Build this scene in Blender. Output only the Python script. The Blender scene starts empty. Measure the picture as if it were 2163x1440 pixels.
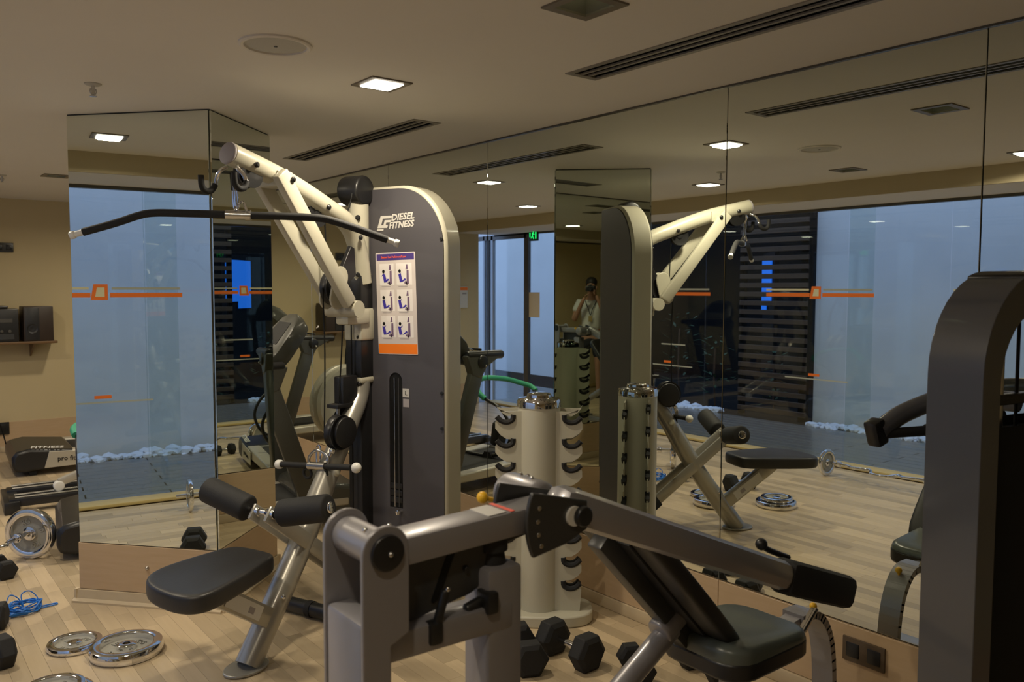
import bpy, bmesh, math, random
from mathutils import Vector as V, Matrix, noise
from mathutils.geometry import tessellate_polygon
random.seed(7)
R = math.radians
SC = bpy.context.scene
COL = SC.collection
PI = math.pi

# ---------------------------------------------------------------- camera, world, light, exposure
YAW, PITCH = R(38.3), R(3.65)
cam_d = bpy.data.cameras.new('camera'); cam = bpy.data.objects.new('camera', cam_d); COL.objects.link(cam)
cam.location = (0, 0, 1.6)
cam.rotation_euler = (PI/2-PITCH, R(-0.12), -YAW)
cam_d.sensor_width = 36; cam_d.lens = 36*1750/2163
cam_d.clip_start = .05
cam_d.dof.use_dof = True; cam_d.dof.focus_distance = 3.9; cam_d.dof.aperture_fstop = 4.6
SC.camera = cam
SC.view_settings.view_transform = 'Standard'; SC.view_settings.look = 'None'
SC.view_settings.gamma = 1; SC.view_settings.use_curve_mapping = False
SC.view_settings.exposure = 0.0
SC.cycles.use_denoising = True
world = bpy.data.worlds.new('dusk_sky'); SC.world = world; world.use_nodes = True
wn = world.node_tree.nodes; bg = wn['Background']
bg.inputs[0].default_value = (.27, .37, .66, 1); bg.inputs[1].default_value = 2.3
LAMP = 16.0          # watts of a lit ceiling lamp
LAMP_COL = (1, .87, .66)

# ---------------------------------------------------------------- materials
def lin(c): return tuple((x/12.92 if x <= .04045 else ((x+.055)/1.055)**2.4) for x in c)
MATS = {}
def mat(name, col, rough=.5, metal=0., spec=.5, coat=0., noise_amt=0., noise_scale=20., bump=0., emit=None, estr=0.):
    m = bpy.data.materials.new(name); m.use_nodes = True; nt = m.node_tree; b = nt.nodes['Principled BSDF']
    b.inputs['Base Color'].default_value = (*col, 1); b.inputs['Roughness'].default_value = rough
    b.inputs['Metallic'].default_value = metal; b.inputs['Specular IOR Level'].default_value = spec
    b.inputs['Coat Weight'].default_value = coat; b.inputs['Coat Roughness'].default_value = .08
    if emit: b.inputs['Emission Color'].default_value = (*emit, 1); b.inputs['Emission Strength'].default_value = estr
    if noise_amt or bump:
        tc = nt.nodes.new('ShaderNodeTexCoord'); n = nt.nodes.new('ShaderNodeTexNoise')
        n.inputs['Scale'].default_value = noise_scale; n.inputs['Detail'].default_value = 5
        nt.links.new(tc.outputs['Object'], n.inputs['Vector'])
        if noise_amt:
            mx = nt.nodes.new('ShaderNodeMix'); mx.data_type = 'RGBA'
            mx.inputs[6].default_value = (*[c*(1-noise_amt) for c in col], 1); mx.inputs[7].default_value = (*[min(1, c*(1+noise_amt)) for c in col], 1)
            nt.links.new(n.outputs['Fac'], mx.inputs[0]); nt.links.new(mx.outputs[2], b.inputs['Base Color'])
        if bump:
            bp = nt.nodes.new('ShaderNodeBump'); bp.inputs['Strength'].default_value = bump; bp.inputs['Distance'].default_value = .002
            nt.links.new(n.outputs['Fac'], bp.inputs['Height']); nt.links.new(bp.outputs[0], b.inputs['Normal'])
    MATS[name] = m
    return m
def wood(name, c1, c2, rough, sx, sy, sz, rnd=None, spread=.25, detail=4):
    """grain stretched along one axis; rnd = 'object' or 'island' varies pieces"""
    m = bpy.data.materials.new(name); m.use_nodes = True; nt = m.node_tree; b = nt.nodes['Principled BSDF']; N = nt.nodes.new
    g = N('ShaderNodeNewGeometry'); mp = N('ShaderNodeMapping'); mp.inputs['Scale'].default_value = (sx, sy, sz)
    nt.links.new(g.outputs['Position'], mp.inputs['Vector'])
    n = N('ShaderNodeTexNoise'); n.inputs['Scale'].default_value = 1; n.inputs['Detail'].default_value = detail; n.inputs['Roughness'].default_value = .6
    nt.links.new(mp.outputs[0], n.inputs['Vector'])
    mx = N('ShaderNodeMix'); mx.data_type = 'RGBA'; mx.inputs[6].default_value = (*c1, 1); mx.inputs[7].default_value = (*c2, 1)
    nt.links.new(n.outputs['Fac'], mx.inputs[0])
    out = mx.outputs[2]
    if rnd:
        if rnd == 'object': r = N('ShaderNodeObjectInfo').outputs['Random']
        else: r = g.outputs['Random Per Island']
        mr = N('ShaderNodeMapRange'); mr.inputs[3].default_value = 1-spread; mr.inputs[4].default_value = 1+spread*.6
        nt.links.new(r, mr.inputs[0])
        m2 = N('ShaderNodeMix'); m2.data_type = 'RGBA'; m2.blend_type = 'MULTIPLY'; m2.inputs[0].default_value = 1
        nt.links.new(out, m2.inputs[6]); nt.links.new(mr.outputs[0], m2.inputs[7]); out = m2.outputs[2]
    nt.links.new(out, b.inputs['Base Color']); b.inputs['Roughness'].default_value = rough
    MATS[name] = m
    return m
def pane_material(name, tint, refl=.08, gloss_rough=0.0):
    """thin glazing: clear body with a Fresnel reflection"""
    m = bpy.data.materials.new(name); m.use_nodes = True; nt = m.node_tree; nt.nodes.clear(); N = nt.nodes.new
    o = N('ShaderNodeOutputMaterial'); t = N('ShaderNodeBsdfTransparent'); t.inputs[0].default_value = (*tint, 1)
    g = N('ShaderNodeBsdfGlossy'); g.inputs['Roughness'].default_value = gloss_rough; g.inputs[0].default_value = (1, 1, 1, 1)
    ge = N('ShaderNodeNewGeometry'); dp = N('ShaderNodeVectorMath'); dp.operation = 'DOT_PRODUCT'
    nt.links.new(ge.outputs['Incoming'], dp.inputs[0]); nt.links.new(ge.outputs['Normal'], dp.inputs[1])
    def math_(op, a, b_):
        q = N('ShaderNodeMath'); q.operation = op
        for i, v in enumerate((a, b_)):
            if v is None: continue
            if isinstance(v, (int, float)): q.inputs[i].default_value = v
            else: nt.links.new(v, q.inputs[i])
        return q.outputs[0]
    c = math_('ABSOLUTE', dp.outputs['Value'], None); p5 = math_('POWER', math_('SUBTRACT', 1, c), 5)
    fr = math_('ADD', math_('MULTIPLY', p5, .96), .04); mx = N('ShaderNodeMixShader')
    nt.links.new(fr, mx.inputs[0]); nt.links.new(t.outputs[0], mx.inputs[1]); nt.links.new(g.outputs[0], mx.inputs[2])
    nt.links.new(mx.outputs[0], o.inputs[0]); MATS[name] = m
    return m
def mirror_material(name, col):
    m = bpy.data.materials.new(name); m.use_nodes = True; nt = m.node_tree; nt.nodes.clear()
    o = nt.nodes.new('ShaderNodeOutputMaterial'); g = nt.nodes.new('ShaderNodeBsdfGlossy')
    g.inputs[0].default_value = (*col, 1); g.inputs['Roughness'].default_value = 0
    nt.links.new(g.outputs[0], o.inputs[0]); MATS[name] = m
    return m
M = MATS
mat('ceiling_paint', (.76, .72, .66), .9, noise_amt=.03, noise_scale=2)
mat('wall_paint', (.58, .475, .28), .85, noise_amt=.04, noise_scale=3)
mat('bulkhead_paint', (.50, .42, .28), .85, noise_amt=.03, noise_scale=3)
mat('mirror_backing', (.05, .055, .05), .6)
mirror_material('mirror_silver', (.74, .78, .72))
wood('dado_laminate', (.49, .34, .195), (.585, .425, .265), .35, 6, 6, 60)
wood('skirting_laminate', (.50, .40, .26), (.58, .47, .31), .4, 30, 3, 30)
wood('sill_wood', (.55, .42, .18), (.62, .48, .22), .5, 30, 3, 30)
wood('floor_strip', (.47, .36, .225), (.61, .485, .315), .36, 38, 2.5, 10, 'object', .27)
wood('floor_strip_far', (.47, .36, .225), (.61, .485, .315), .36, 38, 2.5, 10, 'island', .27)
mat('joint_dark', (.36, .27, .18), .8)
mat('cream_enamel', (.51, .485, .385), .34, coat=.3)
mat('slate_panel', (.070, .066, .075), .42, noise_amt=.05, noise_scale=300)
mat('silver_enamel', (.29, .28, .295), .36, metal=.35, coat=.35)
mat('champagne', (.40, .385, .34), .3, metal=.45, coat=.4)
mat('tower_enamel', (.095, .098, .108), .28, metal=.2, coat=.5)
mat('black_plastic', (.014, .014, .015), .35)
mat('black_rubber', (.011, .011, .012), .75, noise_amt=.2, noise_scale=200, bump=.2)
mat('black_foam', (.018, .018, .019), .7, bump=.3, noise_scale=150)
mat('black_vinyl', (.022, .021, .021), .42, bump=.15, noise_scale=120)
mat('grey_vinyl', (.10, .115, .10), .3, bump=.1, noise_scale=120)
mat('chrome', (.78, .78, .79), .08, metal=1)
mat('steel', (.55, .54, .52), .25, metal=1)
mat('cast_grey', (.30, .29, .25), .6, noise_amt=.15, noise_scale=60)
mat('white_plastic', (.75, .74, .70), .4)
mat('white_print', (.70, .69, .66), .5)
mat('poster_white', (.62, .56, .54), .5)
mat('poster_photo', (.78, .74, .72), .5)
mat('print_navy', (.06, .035, .20), .5)
mat('print_blue', (.05, .035, .36), .5)
mat('print_mauve', (.16, .10, .18), .5)
mat('print_grey', (.36, .33, .34), .6)
mat('print_orange', (.95, .22, .012), .5)
mat('print_red', (.75, .10, .06), .5)
mat('print_black', (.006, .006, .006), .6, spec=.25)
mat('sticker_silver', (.55, .53, .50), .4)
mat('decal_orange', (.85, .18, .02), .6)
mat('decal_cream', (.70, .66, .50), .6)
mat('decal_frost', (.42, .44, .42), .8)
mat('blue_cord', (.012, .17, .62), .45)
mat('green_foam', (.035, .32, .18), .6)
mat('yellow_plastic', (.85, .48, .02), .4)
mat('treadmill_grey', (.062, .062, .052), .4, coat=.2)
mat('treadmill_silver', (.50, .47, .40), .35, metal=.3)
mat('belt', (.012, .012, .012), .8)
mat('dark_grey_metal', (.07, .07, .07), .35, metal=.5)
mat('socket_brown', (.10, .068, .040), .4)
mat('trim_grey', (.10, .095, .085), .35, metal=.3)
mat('lamp_frame', (.20, .17, .13), .45, metal=.2)
mat('lamp_well', (.35, .33, .29), .25, metal=.7)
mat('lamp_on', (.9, .9, .85), .5, emit=(1, .93, .78), estr=9)
mat('lamp_off_glow', (.55, .56, .42), .3, emit=(.9, .9, .52), estr=.7)  # faint glow put into the diffusers of lamps that are switched off
mat('vent_metal', (.27, .245, .21), .45, metal=.2)
mat('vent_dark', (.006, .006, .006), .9, spec=.1)
mat('grille_white', (.50, .48, .43), .7, noise_amt=.1, noise_scale=400)
mat('speaker_wood', (.035, .022, .016), .45)
mat('stereo_black', (.02, .02, .022), .35)
mat('shelf_wood', (.16, .09, .04), .4)
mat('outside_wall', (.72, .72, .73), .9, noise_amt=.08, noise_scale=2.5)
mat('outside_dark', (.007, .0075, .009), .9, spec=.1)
mat('paving', (.125, .125, .122), .25, noise_amt=.2, noise_scale=6)
mat('pebble_white', (.72, .74, .80), .8)
mat('slat_wood', (.075, .042, .022), .6, noise_amt=.25, noise_scale=8)
mat('leaf_green', (.02, .06, .018), .6)
mat('bark', (.06, .03, .015), .9)
mat('blue_screen', (.0, .05, .3), .5, emit=(.005, .13, .75), estr=1.1)
mat('exit_green', (.0, .2, .05), .5, emit=(.02, .9, .18), estr=1.4)
mat('exit_dark', (.005, .03, .01), .5)
mat('paper', (.72, .62, .52), .8)
mat('door_metal', (.13, .12, .11), .3, metal=.7)
mat('door_white_metal', (.38, .42, .46), .4, metal=.3)
pane_material('facade_glass', (.93, .965, .955))
mat('skin', (.36, .19, .12), .5)
mat('hair', (.012, .010, .009), .6)
mat('shirt_white', (.62, .62, .60), .85, bump=.3, noise_scale=30)
mat('shorts_dark', (.012, .012, .016), .85)
mat('shoe', (.06, .06, .065), .6)
mat('strap_black', (.01, .01, .01), .7)
mat('badge_yellow', (.35, .26, .10), .5)
mat('eye_white', (.6, .6, .58), .3)
mat('lip', (.28, .10, .08), .5)

# ---------------------------------------------------------------- geometry helpers
class G:
    def __init__(s): s.bm = bmesh.new()
    def _verts(s, before): s.bm.verts.ensure_lookup_table(); return s.bm.verts[before:]
    def poly(s, pts, flip=False):
        vs = [s.bm.verts.new(p) for p in pts]
        if flip: vs.reverse()
        s.bm.faces.new(vs); return s
    def box(s, c, size, rot=None, bev=0, seg=2):
        b = bmesh.new(); bmesh.ops.create_cube(b, size=1); bmesh.ops.scale(b, vec=size, verts=b.verts)
        if bev: bmesh.ops.bevel(b, geom=b.edges[:], offset=min(bev, min(size)*.49), segments=seg, affect='EDGES', profile=.5)
        mtx = Matrix.Translation(c) @ (rot.to_4x4() if rot else Matrix.Identity(4))
        s._join(b, mtx); return s
    def _join(s, b, mtx=None):
        if mtx: bmesh.ops.transform(b, matrix=mtx, verts=b.verts)
        me = bpy.data.meshes.new('t'); b.to_mesh(me); b.free(); s.bm.from_mesh(me); bpy.data.meshes.remove(me)
    def beam(s, p0, p1, w, h, up=(0, 0, 1), bev=0, ext=0):
        """rectangular bar: w across, h in the up direction"""
        p0, p1 = V(p0), V(p1); d = p1-p0; L = d.length; x = d.normalized(); u = V(up); y = u.cross(x).normalized(); z = x.cross(y)
        rot = Matrix((x, y, z)).transposed()
        return s.box((p0+p1)/2, (L+2*ext, w, h), rot, bev)
    def cyl(s, p0, p1, r, r2=None, n=20, cap=True):
        p0, p1 = V(p0), V(p1); d = p1-p0; b = bmesh.new()
        bmesh.ops.create_cone(b, cap_ends=cap, segments=n, radius1=r, radius2=r if r2 is None else r2, depth=d.length)
        q = V((0, 0, 1)).rotation_difference(d.normalized()).to_matrix().to_4x4()
        s._join(b, Matrix.Translation((p0+p1)/2) @ q); return s
    def rcyl(s, p0, p1, r, e=.01, n=20):
        """cylinder with rounded rims"""
        p0, p1 = V(p0), V(p1); d = (p1-p0).length; e = min(e, d*.45, r*.9)
        prof = [(0, 0)] + [(r-e+e*math.sin(a), e-e*math.cos(a)) for a in (0, R(30), R(60), R(90))] + [(r-e+e*math.sin(a), d-e+e*math.cos(a)) for a in (R(90), R(60), R(30), 0)] + [(0, d)]
        return s.lathe(prof, p0, p1-p0, n)
    def lathe(s, prof, o=(0, 0, 0), axis=(0, 0, 1), n=24):
        b = bmesh.new(); rings = []
        for r, z in prof:
            if r < 1e-6: rings.append([b.verts.new((0, 0, z))])
            else: rings.append([b.verts.new((r*math.cos(2*PI*i/n), r*math.sin(2*PI*i/n), z)) for i in range(n)])
        for a, c in zip(rings, rings[1:]):
            for i in range(n):
                j = (i+1) % n
                if len(a) == 1 and len(c) == 1: continue
                if len(a) == 1: b.faces.new((a[0], c[j], c[i]))
                elif len(c) == 1: b.faces.new((a[i], a[j], c[0]))
                else: b.faces.new((a[i], a[j], c[j], c[i]))
        bmesh.ops.recalc_face_normals(b, faces=b.faces)
        q = V((0, 0, 1)).rotation_difference(V(axis).normalized()).to_matrix().to_4x4()
        s._join(b, Matrix.Translation(o) @ q); return s
    def tube(s, pts, r, n=10, smooth=0, cap=True, closed=False):
        pts = [V(p) for p in pts]
        if smooth: pts = catmull(pts, smooth, closed)
        rs = r if isinstance(r, (list, tuple)) else [r]*len(pts)
        if len(rs) != len(pts): rs = [rs[min(len(rs)-1, int(i*(len(rs)-1)/(len(pts)-1)+.5))] for i in range(len(pts))]
        b = bmesh.new(); prev = None; rings = []; ref = None
        m = len(pts)
        for i, p in enumerate(pts):
            if closed: t = (pts[(i+1) % m]-pts[i-1]).normalized()
            else: t = (pts[min(i+1, m-1)]-pts[max(i-1, 0)]).normalized()
            if ref is None:
                ref = V((0, 0, 1)) if abs(t.z) < .9 else V((1, 0, 0))
            u = (ref-t*ref.dot(t)).normalized(); ref = u; w = t.cross(u)
            rings.append([b.verts.new(p+rs[i]*(u*math.cos(2*PI*k/n)+w*math.sin(2*PI*k/n))) for k in range(n)])
        pairs = list(zip(rings, rings[1:])) + ([(rings[-1], rings[0])] if closed else [])
        for a, c in pairs:
            for k in range(n): b.faces.new((a[k], a[(k+1) % n], c[(k+1) % n], c[k]))
        if cap and not closed: b.faces.new(rings[0][::-1]); b.faces.new(rings[-1])
        bmesh.ops.recalc_face_normals(b, faces=b.faces)
        s._join(b); return s
    def prism(s, poly, o, u, v, depth, holes=()):
        """polygon (u,v coordinates about o) extruded along the vector depth"""
        o, u, v, dp = V(o), V(u), V(v), V(depth)
        loops = [poly]+list(holes); P = [V((a, b, 0)) for l in loops for a, b in l]
        b = bmesh.new(); f = [b.verts.new(o+u*p.x+v*p.y) for p in P]; k = [b.verts.new(o+u*p.x+v*p.y+dp) for p in P]
        if holes:
            for t in tessellate_polygon([[V((a, b_, 0)) for a, b_ in l] for l in loops]):
                b.faces.new([f[i] for i in t]); b.faces.new([k[i] for i in reversed(t)])
        else: b.faces.new(f); b.faces.new(k[::-1])
        st = 0
        for l in loops:
            n = len(l)
            for i in range(n):
                j = (i+1) % n; b.faces.new((f[st+j], f[st+i], k[st+i], k[st+j]))
            st += n
        bmesh.ops.recalc_face_normals(b, faces=b.faces)
        s._join(b); return s
    def sphere(s, c, r, scale=(1, 1, 1), n=12, rot=None):
        b = bmesh.new(); bmesh.ops.create_uvsphere(b, u_segments=n*2, v_segments=n, radius=r); bmesh.ops.scale(b, vec=scale, verts=b.verts)
        s._join(b, Matrix.Translation(c) @ (rot.to_4x4() if rot else Matrix.Identity(4))); return s
    def ico(s, c, r, scale=(1, 1, 1), sub=1, rot=None, jit=0):
        b = bmesh.new(); bmesh.ops.create_icosphere(b, subdivisions=sub, radius=r)
        if jit:
            for v in b.verts: v.co *= 1+random.uniform(-jit, jit)
        bmesh.ops.scale(b, vec=scale, verts=b.verts)
        s._join(b, Matrix.Translation(c) @ (rot.to_4x4() if rot else Matrix.Identity(4))); return s
def catmull(pts, k, closed=False):
    out = []; n = len(pts)
    rng = range(n if closed else n-1)
    for i in rng:
        if closed: a, b, c, d = pts[i-1], pts[i], pts[(i+1) % n], pts[(i+2) % n]
        else: a, b, c, d = pts[max(i-1, 0)], pts[i], pts[i+1], pts[min(i+2, n-1)]
        for j in range(k):
            t = j/k; out.append(.5*((2*b)+(c-a)*t+(2*a-5*b+4*c-d)*t*t+(3*b-a-3*c+d)*t**3))
    if not closed: out.append(pts[-1].copy())
    return out
def arc(cx, cy, r, a0, a1, n=8, ry=None):
    return [(cx+r*math.cos(R(a0+(a1-a0)*i/n)), cy+(ry or r)*math.sin(R(a0+(a1-a0)*i/n))) for i in range(n+1)]
def rrect(x0, y0, x1, y1, r, n=4):
    return arc(x1-r, y1-r, r, 0, 90, n)+arc(x0+r, y1-r, r, 90, 180, n)+arc(x0+r, y0+r, r, 180, 270, n)+arc(x1-r, y0+r, r, 270, 360, n)
FR = {}
RESIZE = {}
def obj(name, g, m, parent=None, smooth=40, bev=0, kind=None, label=None, world=None):
    """ONE mesh object; geometry is in the parent's frame (or in world coordinates when its thing says so)"""
    me = bpy.data.meshes.new(name)
    if isinstance(g, G):
        w = world if world is not None else (parent is not None and parent.get('_w'))
        if parent is not None and w and parent['_w'] in RESIZE: bmesh.ops.transform(g.bm, matrix=RESIZE[parent['_w']], verts=g.bm.verts)
        if parent is not None and w: bmesh.ops.transform(g.bm, matrix=FR[parent.name].inverted(), verts=g.bm.verts)
        bmesh.ops.remove_doubles(g.bm, verts=g.bm.verts, dist=1e-6)
        g.bm.to_mesh(me); g.bm.free()
    if smooth:
        me.polygons.foreach_set('use_smooth', [True]*len(me.polygons)); me.set_sharp_from_angle(angle=R(smooth))
    me.materials.append(M[m])
    o = bpy.data.objects.new(name, me); COL.objects.link(o)
    if parent is not None:
        o.parent = parent; FR[o.name] = FR[parent.name]
        if parent.get('_w'): o['_w'] = parent['_w']
    else: FR[o.name] = Matrix.Identity(4)
    if bev:
        md = o.modifiers.new('soft_edges', 'BEVEL'); md.width = bev; md.segments = 2; md.limit_method = 'ANGLE'; md.angle_limit = R(45); md.harden_normals = False
    if kind: o['kind'] = kind
    if label: o['label'] = label
    return o
def thing(name, label, cat, loc=(0, 0, 0), rotz=0, group=None, world=False):
    o = bpy.data.objects.new(name, None); COL.objects.link(o); o.empty_display_size = .1
    o.location = loc; o.rotation_euler = (0, 0, rotz)
    FR[o.name] = Matrix.Translation(loc) @ Matrix.Rotation(rotz, 4, 'Z')
    o['label'] = label; o['category'] = cat
    if group: o['group'] = group
    if world: o['_w'] = 1
    return o
def tag(o, label, cat, group=None):
    o['label'] = label; o['category'] = cat
    if group: o['group'] = group
    return o
def struct(name, g, m, parent=None, **k): return obj(name, g, m, parent, kind='structure', **k)
def dup(root, loc=None, rotz=None, label=None, matrix=None):
    r = root.copy(); COL.objects.link(r)
    if loc is not None: r.location = loc
    if rotz is not None: r.rotation_euler = (0, 0, rotz) if not isinstance(rotz, tuple) else rotz
    if label: r['label'] = label
    for ch in list(root.children):
        c = ch.copy(); COL.objects.link(c); c.parent = r
        for gch in ch.children:
            d = gch.copy(); COL.objects.link(d); d.parent = c
    return r
def text(name, body, size, m, parent, mtx, shear=0, bold=0, extrude=.0006, align='LEFT', sx=1):
    """lettering as a flat mesh; mtx places it in the parent's frame (local x = reading direction, local y = up)"""
    cu = bpy.data.curves.new(name, 'FONT'); cu.body = body; cu.size = size; cu.shear = shear; cu.offset = bold; cu.extrude = extrude; cu.align_x = align; cu.resolution_u = 2
    t = bpy.data.objects.new('t', cu); COL.objects.link(t)
    dg = bpy.context.evaluated_depsgraph_get(); me = bpy.data.meshes.new_from_object(t.evaluated_get(dg))
    bpy.data.objects.remove(t); bpy.data.curves.remove(cu)
    me.transform(Matrix.Diagonal((sx, 1, 1, 1))); me.name = name
    me.transform(mtx); me.materials.clear(); me.materials.append(M[m])
    o = bpy.data.objects.new(name, me); COL.objects.link(o); o.parent = parent
    if parent is not None: FR[o.name] = FR[parent.name]
    return o
def frame(o, x, y):
    x, y = V(x).normalized(), V(y).normalized(); z = x.cross(y)
    m = Matrix((x, y, z)).transposed().to_4x4(); m.translation = V(o); return m
X, Y, Z = V((1, 0, 0)), V((0, 1, 0)), V((0, 0, 1))

# ================================================================= SETTING
WX, CZ, FY, GX = 2.90, 2.45, 9.3, -1.25         # mirror wall, ceiling, far wall, glass plane
Y0 = -2.2                                        # room goes on behind the camera
# ---- floor: strips laid along the mirror wall
floor = struct('floor', G().box(((WX+GX)/2+.05, (FY+Y0)/2, -.06), (WX-GX+.3, FY-Y0+.2, .10)), 'joint_dark')
SW, SL = .07, .47
strip = G().box((0, 0, 0), (SW-.0007, SL-.0008, .010), bev=.0003, seg=1)
smesh = bpy.data.meshes.new('plank'); strip.bm.to_mesh(smesh); strip.bm.free(); smesh.materials.append(M['floor_strip'])
cells = []
fwd = V((math.sin(YAW), math.cos(YAW), 0)); rgt = V((math.cos(YAW), -math.sin(YAW), 0))
nx = int((WX-(-1.06))/SW)
for i in range(nx):
    x = WX-.012-SW*(i+.5); ph = random.random()*SL
    yy = Y0+.3-ph
    while yy < FY-.02:
        a, b = max(yy, Y0+.05), min(yy+SL, FY-.012)
        if b-a > .03: cells.append((x, a, b))
        yy += SL
def in_view(x, y):
    d = fwd.x*x+fwd.y*y; s = rgt.x*x+rgt.y*y
    return d > 3.0 and abs(s/d) < .64 and not (x > 2.85)
full = [c for c in cells if c[2]-c[1] > SL-.001 and in_view(c[0], (c[1]+c[2])/2)]
full.sort(key=lambda c: c[0]**2+((c[1]+c[2])/2)**2)
near = set(full[:290])
far_g = G()
for c in cells:
    x, a, b = c
    if c in near:
        o = bpy.data.objects.new('plank', smesh); COL.objects.link(o); o.parent = floor; o.location = (x, (a+b)/2, -.005)
    else:
        far_g.box((x, (a+b)/2, -.005), (SW-.0007, b-a-.0012, .010))
obj('planks', far_g, 'floor_strip_far', floor, kind='stuff', smooth=0)
# ---- ceiling with square holes left for the lamps (built as a slab; lamps are recessed below a thin slab)
LIGHTS = [(1.752, 1.868, 0), (1.752, 3.098, 1), (1.785, 5.385, 1), (1.89, 7.70, 1), (.30, 6.70, 1), (.30, 4.38, 1), (.21, 3.21, 0), (.05, 2.10, 1), (1.23, 7.18, 0), (.2, .7, .4), (1.75, .6, 0), (1.0, -1.1, 0)]  # dimmed lamp nearly above the photographer is added to brighten the bench
HS = .066                                        # half the opening of a lamp
VENTS = [(.86, 2.494), (3.63, 5.27), (6.40, 8.05)]; VX0, VX1 = 2.235, 2.40
holes = [[(x-HS, y-HS), (x+HS, y-HS), (x+HS, y+HS), (x-HS, y+HS)] for x, y, l in LIGHTS]
holes += [[(VX0+.01, a+.01), (VX1-.01, a+.01), (VX1-.01, b-.01), (VX0+.01, b-.01)] for a, b in VENTS]
cx0, cx1, cy0, cy1 = -.35, WX+.1, Y0, FY+.1
ceiling = struct('ceiling', G().prism([(cx0, cy0), (cx1, cy0), (cx1, cy1), (cx0, cy1)], (0, 0, CZ), X, Y, (0, 0, .02), holes), 'ceiling_paint', smooth=0)
struct('ceiling_void', G().box(((cx0+cx1)/2, (cy0+cy1)/2, CZ+.30), (cx1-cx0, cy1-cy0, .05)), 'outside_dark')
# bulkhead along the glazing
bulk = struct('trim_1', G().box((-.36, (Y0+FY)/2, 2.39), (.03, FY-Y0, .14)), 'bulkhead_paint')
struct('trim_2', G().box((-.83, (Y0+FY)/2, 2.36), (.94, FY-Y0, .04)), 'ceiling_paint')
# ---- mirror wall
wall = struct('wall_right', G().box((WX+.09, (Y0+FY)/2, CZ/2), (.16, FY-Y0, CZ)), 'mirror_backing')
DH = .335
seams = [Y0, -.9, .15, 1.194, 2.214, 3.903, 5.05, 6.3, 7.6, FY]
for a, b in zip(seams, seams[1:]):
    struct('mirror_panel', G().box((WX+.006, (a+b)/2, (DH+CZ)/2), (.010, b-a-.003, CZ-DH-.008), bev=.0015, seg=1), 'mirror_silver', wall, smooth=0)
    struct('dado_panel', G().box((WX+.004, (a+b)/2, .06+(DH-.06)/2), (.016, b-a-.003, DH-.064), bev=.001, seg=1), 'dado_laminate', wall, smooth=0)
struct('baseboard_right', G().box((WX-.004, (Y0+FY)/2, .030), (.020, FY-Y0, .060), bev=.004), 'skirting_laminate')
struct('trim_3', G().box((WX-.002, (Y0+FY)/2, CZ-.004), (.012, FY-Y0, .008)), 'trim_grey')
# ---- far wall
wall_b = struct('wall_back', G().box((1.02, FY+.06, CZ/2), (3.96, .10, CZ)), 'wall_paint')
for k in range(4):
    struct('dado_panel', G().box((-.47+k*.97, FY+.004, .16), (.965, .016, .26), bev=.001, seg=1), 'dado_laminate', wall_b, smooth=0)
struct('baseboard_back', G().box((.97, FY-.004, .028), (3.84, .014, .056), bev=.003), 'skirting_laminate')
for k, (x, z) in enumerate([(1.10, .10), (1.27, .12), (1.95, .17), (.4, .12)]):
    struct('stud', G().lathe([(0, 0), (.012, 0), (.012, .004), (.007, .010), (0, .011)], (x, FY-.004, z), (0, -1, 0), 12), 'steel', wall_b)
# wall behind the photographer and the side wall of the room
struct('wall_front', G().box((.85, Y0-.05, CZ/2), (4.3, .10, CZ)), 'wall_paint')

# ---- mirrored pillar, turned 45 degrees to the wall
PA, PB, PC = V((.849, 4.624, 0)), V((1.352, 4.050, 0)), V((1.836, 4.5205, 0))
PD = V((1.30, 4.74, 0))
pil = struct('wall_pillar', G().prism([(p.x, p.y) for p in (PA, PB, PC, PD)], (0, 0, 0), X, Y, (0, 0, CZ)), 'mirror_backing', smooth=0)
cen = (PA+PC)/2
for a, b in ((PA, PB), (PB, PC), (PC, PD), (PD, PA)):
    t = (b-a).normalized(); n = V((t.y, -t.x, 0)); L = (b-a).length; mid = (a+b)/2
    if n.dot(mid-cen) < 0: n = -n
    rot = Matrix((t, n, Z)).transposed() if t.cross(n).z > 0 else Matrix((-t, n, Z)).transposed()
    struct('mirror_panel', G().box(mid+n*.004+Z*(.306+(CZ-.306)/2-.003), (L-.004, .008, CZ-.306-.008), rot, .0012, 1), 'mirror_silver', pil, smooth=0)
    struct('dado_panel', G().box(mid+n*.005+Z*.185, (L+.008, .012, .236), rot, .001, 1), 'dado_laminate', pil, smooth=0)
    struct('skirting', G().prism([(0, 0), (.040, 0), (.040, .010), (.022, .020), (.016, .062), (0, .066)], mid-t*(L/2+.03)+n*.001, n, Z, t*(L+.06)), 'skirting_laminate', pil, smooth=0)
    struct('stud', G().lathe([(0, 0), (.011, 0), (.011, .004), (.006, .010), (0, .011)], mid+n*.011+Z*.195-t*.0, n, 12), 'steel', pil)

# ---- glass front with decals, doors beyond the far end of the room
ZG = 2.34
struct('trim_4', G().box((-1.06-.09, (Y0+FY)/2, .012), (.17, FY-Y0, .024), bev=.004), 'sill_wood')
leaves = [1.0, 2.0, 3.12, 4.02, 5.62, 6.98, 8.55]
k = 1
for a, b in zip(leaves, leaves[1:]):
    w = struct('window_%d' % k, G().box((GX, (a+b)/2, ZG/2+.01), (.010, b-a-.008, ZG-.03)), 'facade_glass', smooth=0); k += 1
    w['label'] = 'frameless glass leaf of the window front'
struct('wall_left', G().box((GX-.05, (Y0+1.0)/2, CZ/2), (.14, 1.0-Y0, CZ)), 'wall_paint')
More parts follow.
